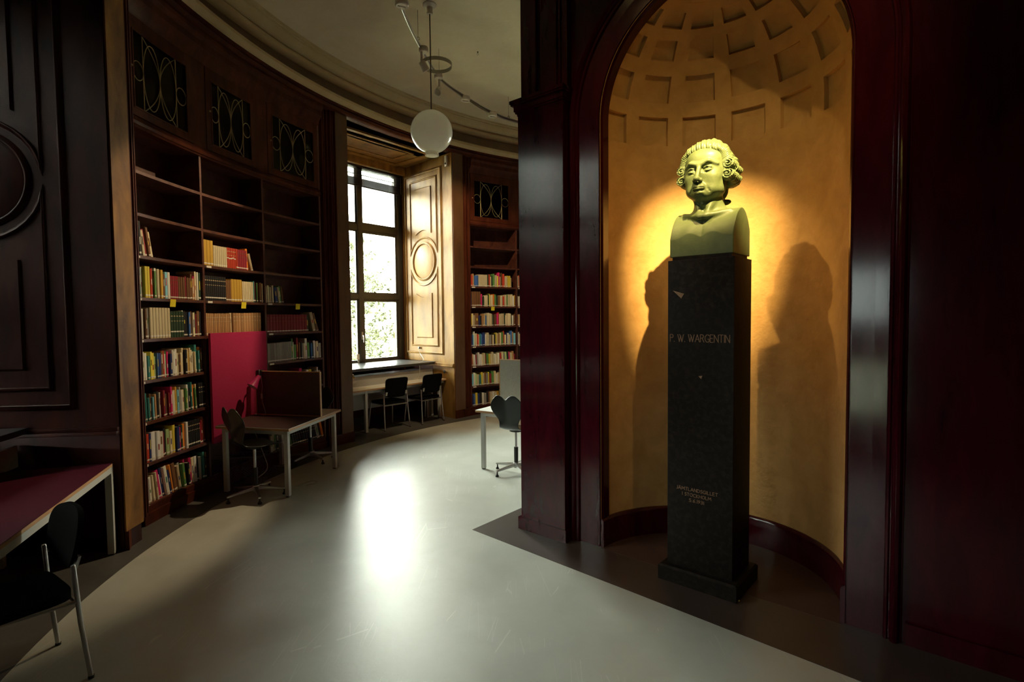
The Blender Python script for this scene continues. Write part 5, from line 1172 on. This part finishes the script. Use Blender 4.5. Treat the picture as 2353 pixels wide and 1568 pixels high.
for (x, y, zt) in ((-1.053, 6.38, CEIL), (-.93, 7.28, CEIL), (-.02, 8.85, CEIL), (-.50, 3.10, CEIL), (.9, 1.75, CEIL)):
    mb = MB(); mb.tube([(x, y, 5.03), (x, y, zt)], .002, 5); w_ = mb.build('hanger_wire', M['rod'], tr)
    mb = MB(); mb.tube([(x+.018*math.cos(a), y+.004, 5.04+.018*math.sin(a)) for a in [2*PI*k/14 for k in range(14)]], .003, 5, closed=True); mb.build('hanger_loop', M['rod'], w_)
def cap(x, y, z, lab):
    t = empty('blanking_plate', (x, y, z)); tag(t, lab, 'fitting', 'round white blanking caps on the track')
    mb = MB(); mb.lathe([(0, .05), (.058, .05), (.066, .04), (.068, -.002), (.060, -.012), (0, -.012)], (0, 0, 0), 28); mb.build('housing', M['white_plastic'], t)
    mb = MB(); mb.box(-.042, .042, -.006, .006, -.016, -.010, Matrix.Rotation(.4, 4, 'Z')); mb.build('slot', M['rod'], t, smooth=0)
cap(-1.075, 5.56, 4.95, 'white slotted cap on the ceiling track nearest the viewer'); cap(-.638, 7.93, 4.95, 'white slotted cap on the track just right of the two spotlights'); cap(-.267, 8.55, 4.95, 'white slotted cap on the track nearest the pillar')
def spot(x, y, z, yaw, tilt, lab, group='white spotlights on the curved track'):
    t = empty('track_spotlight', (x, y, z), yaw); tag(t, lab, 'spotlight', group)
    mb = MB(); mb.lathe([(0, .05), (.050, .05), (.055, .04), (.056, .0), (.048, -.010), (0, -.010)], (0, 0, 0), 24); mb.build('adapter', M['white_plastic'], t)
    mb = MB(); mb.box(-.012, .012, -.038, -.018, -.19, -.01); mb.build('arm', M['white_plastic'], t, bevel=.003)
    H = Matrix.Translation((0, 0, -.17)) @ Matrix.Rotation(tilt, 4, 'X')
    mb = MB(); mb.lathe([(0, .055), (.030, .055), (.040, .045), (.045, -.055), (.041, -.058), (.036, -.03), (0, -.025)], (0, 0, 0), 28, H); mb.build('lamp_head', M['white_plastic'], t)
    return t
spot(-1.01, 6.50, 4.95, math.atan2(-1.65, -2.09)+PI/2, math.atan2(2.66, 3.6), 'white cylindrical spotlight on the track left of the ring')
spot(-.93, 7.20, 4.95, math.atan2(3.0, .68)+PI/2, math.atan2(3.08, 2.9), 'white spotlight hanging from the track just below the ring')
# ring round the pendant rod
rg = MB(); RC = Vector((-.897, 6.80, 4.93)); path = [(RC, Vector((math.cos(a), math.sin(a), 0)), Vector((0, 0, 1))) for a in [2*PI*k/48 for k in range(48)]]
rg.sweep(path, [(.182, -.022), (.188, -.022), (.188, .022), (.182, .022)], True)
tag(rg.build('track_ring', M['ring']), 'thin bronze ring joined to the ceiling track', 'ring')
mb = MB(); mb.lathe([(0, 0), (.012, 0), (.008, -.012), (0, -.014)], (-.42, 7.37, CEIL), 10); mb.tube([(-.42+.012*math.cos(a), 7.37, CEIL-.03+.012*math.sin(a)) for a in [2*PI*k/12 for k in range(12)]], .002, 5, closed=True)
tag(mb.build('ceiling_hook', M['rod']), 'tiny hook with ring in the bare ceiling plaster', 'hook')
# ------------------------------------------------------------------ spotlights that light the bust (on the same track, above the viewer's right and left)
def bust_light(pos, target, beams, lab):
    pos = Vector(pos); target = Vector(target); d = (target-pos).normalized()
    yaw = math.atan2(d.y, d.x)+PI/2; tilt = math.atan2(math.hypot(d.x, d.y), -d.z)
    spot(pos.x, pos.y, 4.95, yaw, tilt, lab)
    for power, ang, blend in beams:          # the reflector's hot centre and its wider spill
        L = bpy.data.lights.new('spot_beam', 'SPOT'); L.energy = power; L.spot_size = math.radians(ang); L.spot_blend = blend; L.color = (1.0, .70, .27); L.shadow_soft_size = .022
        o = bpy.data.objects.new('spot_beam', L); COL.objects.link(o); o.location = Vector((pos.x, pos.y, 4.78))+d*.085; o.rotation_euler = d.to_track_quat('-Z', 'Y').to_euler()
bust_light((1.25, 1.72, 4.95), (1.49, 4.2, 2.45), [(4100, 22.5, 1.0), (85, 60, .8)], 'spotlight on the track aimed steeply at the bust from the right')
bust_light((-.50, 3.12, 4.95), (1.50, 4.0, 2.50), [(430, 26, 1.0), (30, 60, .8)], 'spotlight on the track aimed at the bust from the left')
def wall_beam(pos, target, power, ang, blend):
    L = bpy.data.lights.new('spot_beam', 'SPOT'); L.energy = power; L.spot_size = math.radians(ang); L.spot_blend = blend; L.color = (1.0, .74, .42); L.shadow_soft_size = .025
    d = (Vector(target)-Vector(pos)).normalized(); o = bpy.data.objects.new('spot_beam', L); COL.objects.link(o); o.location = Vector(pos)+d*.085; o.rotation_euler = d.to_track_quat('-Z', 'Y').to_euler()
wall_beam((-1.01, 6.50, 4.78), (-3.40, 4.85, 1.62), 430, 47, .35)
wall_beam((-.93, 7.20, 4.78), (-.75, 10.0, 1.75), 330, 74, .5)
# ------------------------------------------------------------------ outdoors: ground and pines beyond the windows
mb = MB(); mb.add([(CX+70*math.cos(2*PI*k/40), CY+70*math.sin(2*PI*k/40), -3.2) for k in range(40)]+[(CX+70*math.cos(2*PI*k/40), CY+70*math.sin(2*PI*k/40), -3.3) for k in range(40)], [tuple(range(40)), tuple(range(40, 80))[::-1]]+[(k, 40+k, 40+(k+1) % 40, (k+1) % 40) for k in range(40)])
struct(mb.build('ground', M['grass'], smooth=0), 'rough grass ground below the windows')
def pine(x, y, h_, spread, seed, mneed, lab, crown0=.25):
    r = random.Random(seed); t = empty('pine_tree', (x, y, -3.2)); tag(t, lab, 'tree', 'pines beyond the windows')
    mb = MB(); lx, ly = r.uniform(-.4, .4), r.uniform(-.4, .4)
    mb.tube([(0, 0, 0), (lx*.3, ly*.3, h_*.4), (lx, ly, h_*.95)], [.22, .15, .03], 10); mb.build('trunk', M['bark'], t)
    v = []; fc = []; br = MB()
    for b in range(46):
        z = h_*(crown0+(1-crown0)*(b/46)**.9); a = r.uniform(0, 2*PI); L = spread*(1-.72*(z/h_-crown0)/(1-crown0))*r.uniform(.6, 1.1)
        p0 = Vector((lx*z/h_, ly*z/h_, z)); p1 = p0+Vector((math.cos(a)*L, math.sin(a)*L, L*r.uniform(-.05, .3)))
        if b % 2 == 0: br.tube([p0, (p0+p1)/2+Vector((0, 0, -.05)), p1], [.045, .03, .01], 5)
        for c in range(14):
            q = p0.lerp(p1, r.uniform(.25, 1.05))+Vector((r.gauss(0, .22), r.gauss(0, .22), r.gauss(0, .14)))
            for k in range(15):
                d = Vector((r.gauss(0, 1), r.gauss(0, 1), r.gauss(0, .8)+.4)).normalized(); s = d.cross(Vector((r.gauss(0, 1), r.gauss(0, 1), r.gauss(0, 1)))).normalized()*.022
                ln = r.uniform(.12, .22); n0 = len(v); v += [q-s, q+s, q+d*ln+s*.4, q+d*ln-s*.4]; fc.append((n0, n0+1, n0+2, n0+3))
    br.build('branches', M['bark'], t)['kind'] = 'stuff'
    me = bpy.data.meshes.new('foliage'); me.from_pydata([tuple(p) for p in v], [], fc); o = link_mesh('foliage', me, mneed, t); o['kind'] = 'stuff'
def out(ci, t_, d_): return BP(WIN[ci], t_, d_)
specs = [(0, -.6, 15.0, 7.2, 3.0, 'needles'), (0, 2.6, 14.2, 6.4, 2.8, 'needles2'), (0, 5.6, 15.5, 6.6, 3.0, 'needles'), (0, 1.2, 19.0, 8.2, 3.4, 'needles2'), (0, 8.5, 20.0, 8.4, 3.6, 'needles'), (0, -4.0, 18.5, 8.0, 3.4, 'needles2'), (2, -3.0, 19.0, 7.4, 3.2, 'needles'), (2, 2.5, 20.0, 7.8, 3.4, 'needles2')]
labs = ['pine tree seen through the middle of the bright window', 'pale bushy pine in the right part of the window view', 'pine with drooping branches at the right window edge', 'tall pale pine standing behind the nearer pines', 'distant tall pine at the far right of the window view', 'distant pine hidden left behind the window frame', 'pine outside the window behind the core wall, left one', 'pine outside the window behind the core wall, right one']
for i, ((ci, t_, d_, h_, sp_, mn), lb) in enumerate(zip(specs, labs)):
    p = out(ci, t_, d_); pine(p.x, p.y, h_, sp_, i+3, M[mn], lb, .12)
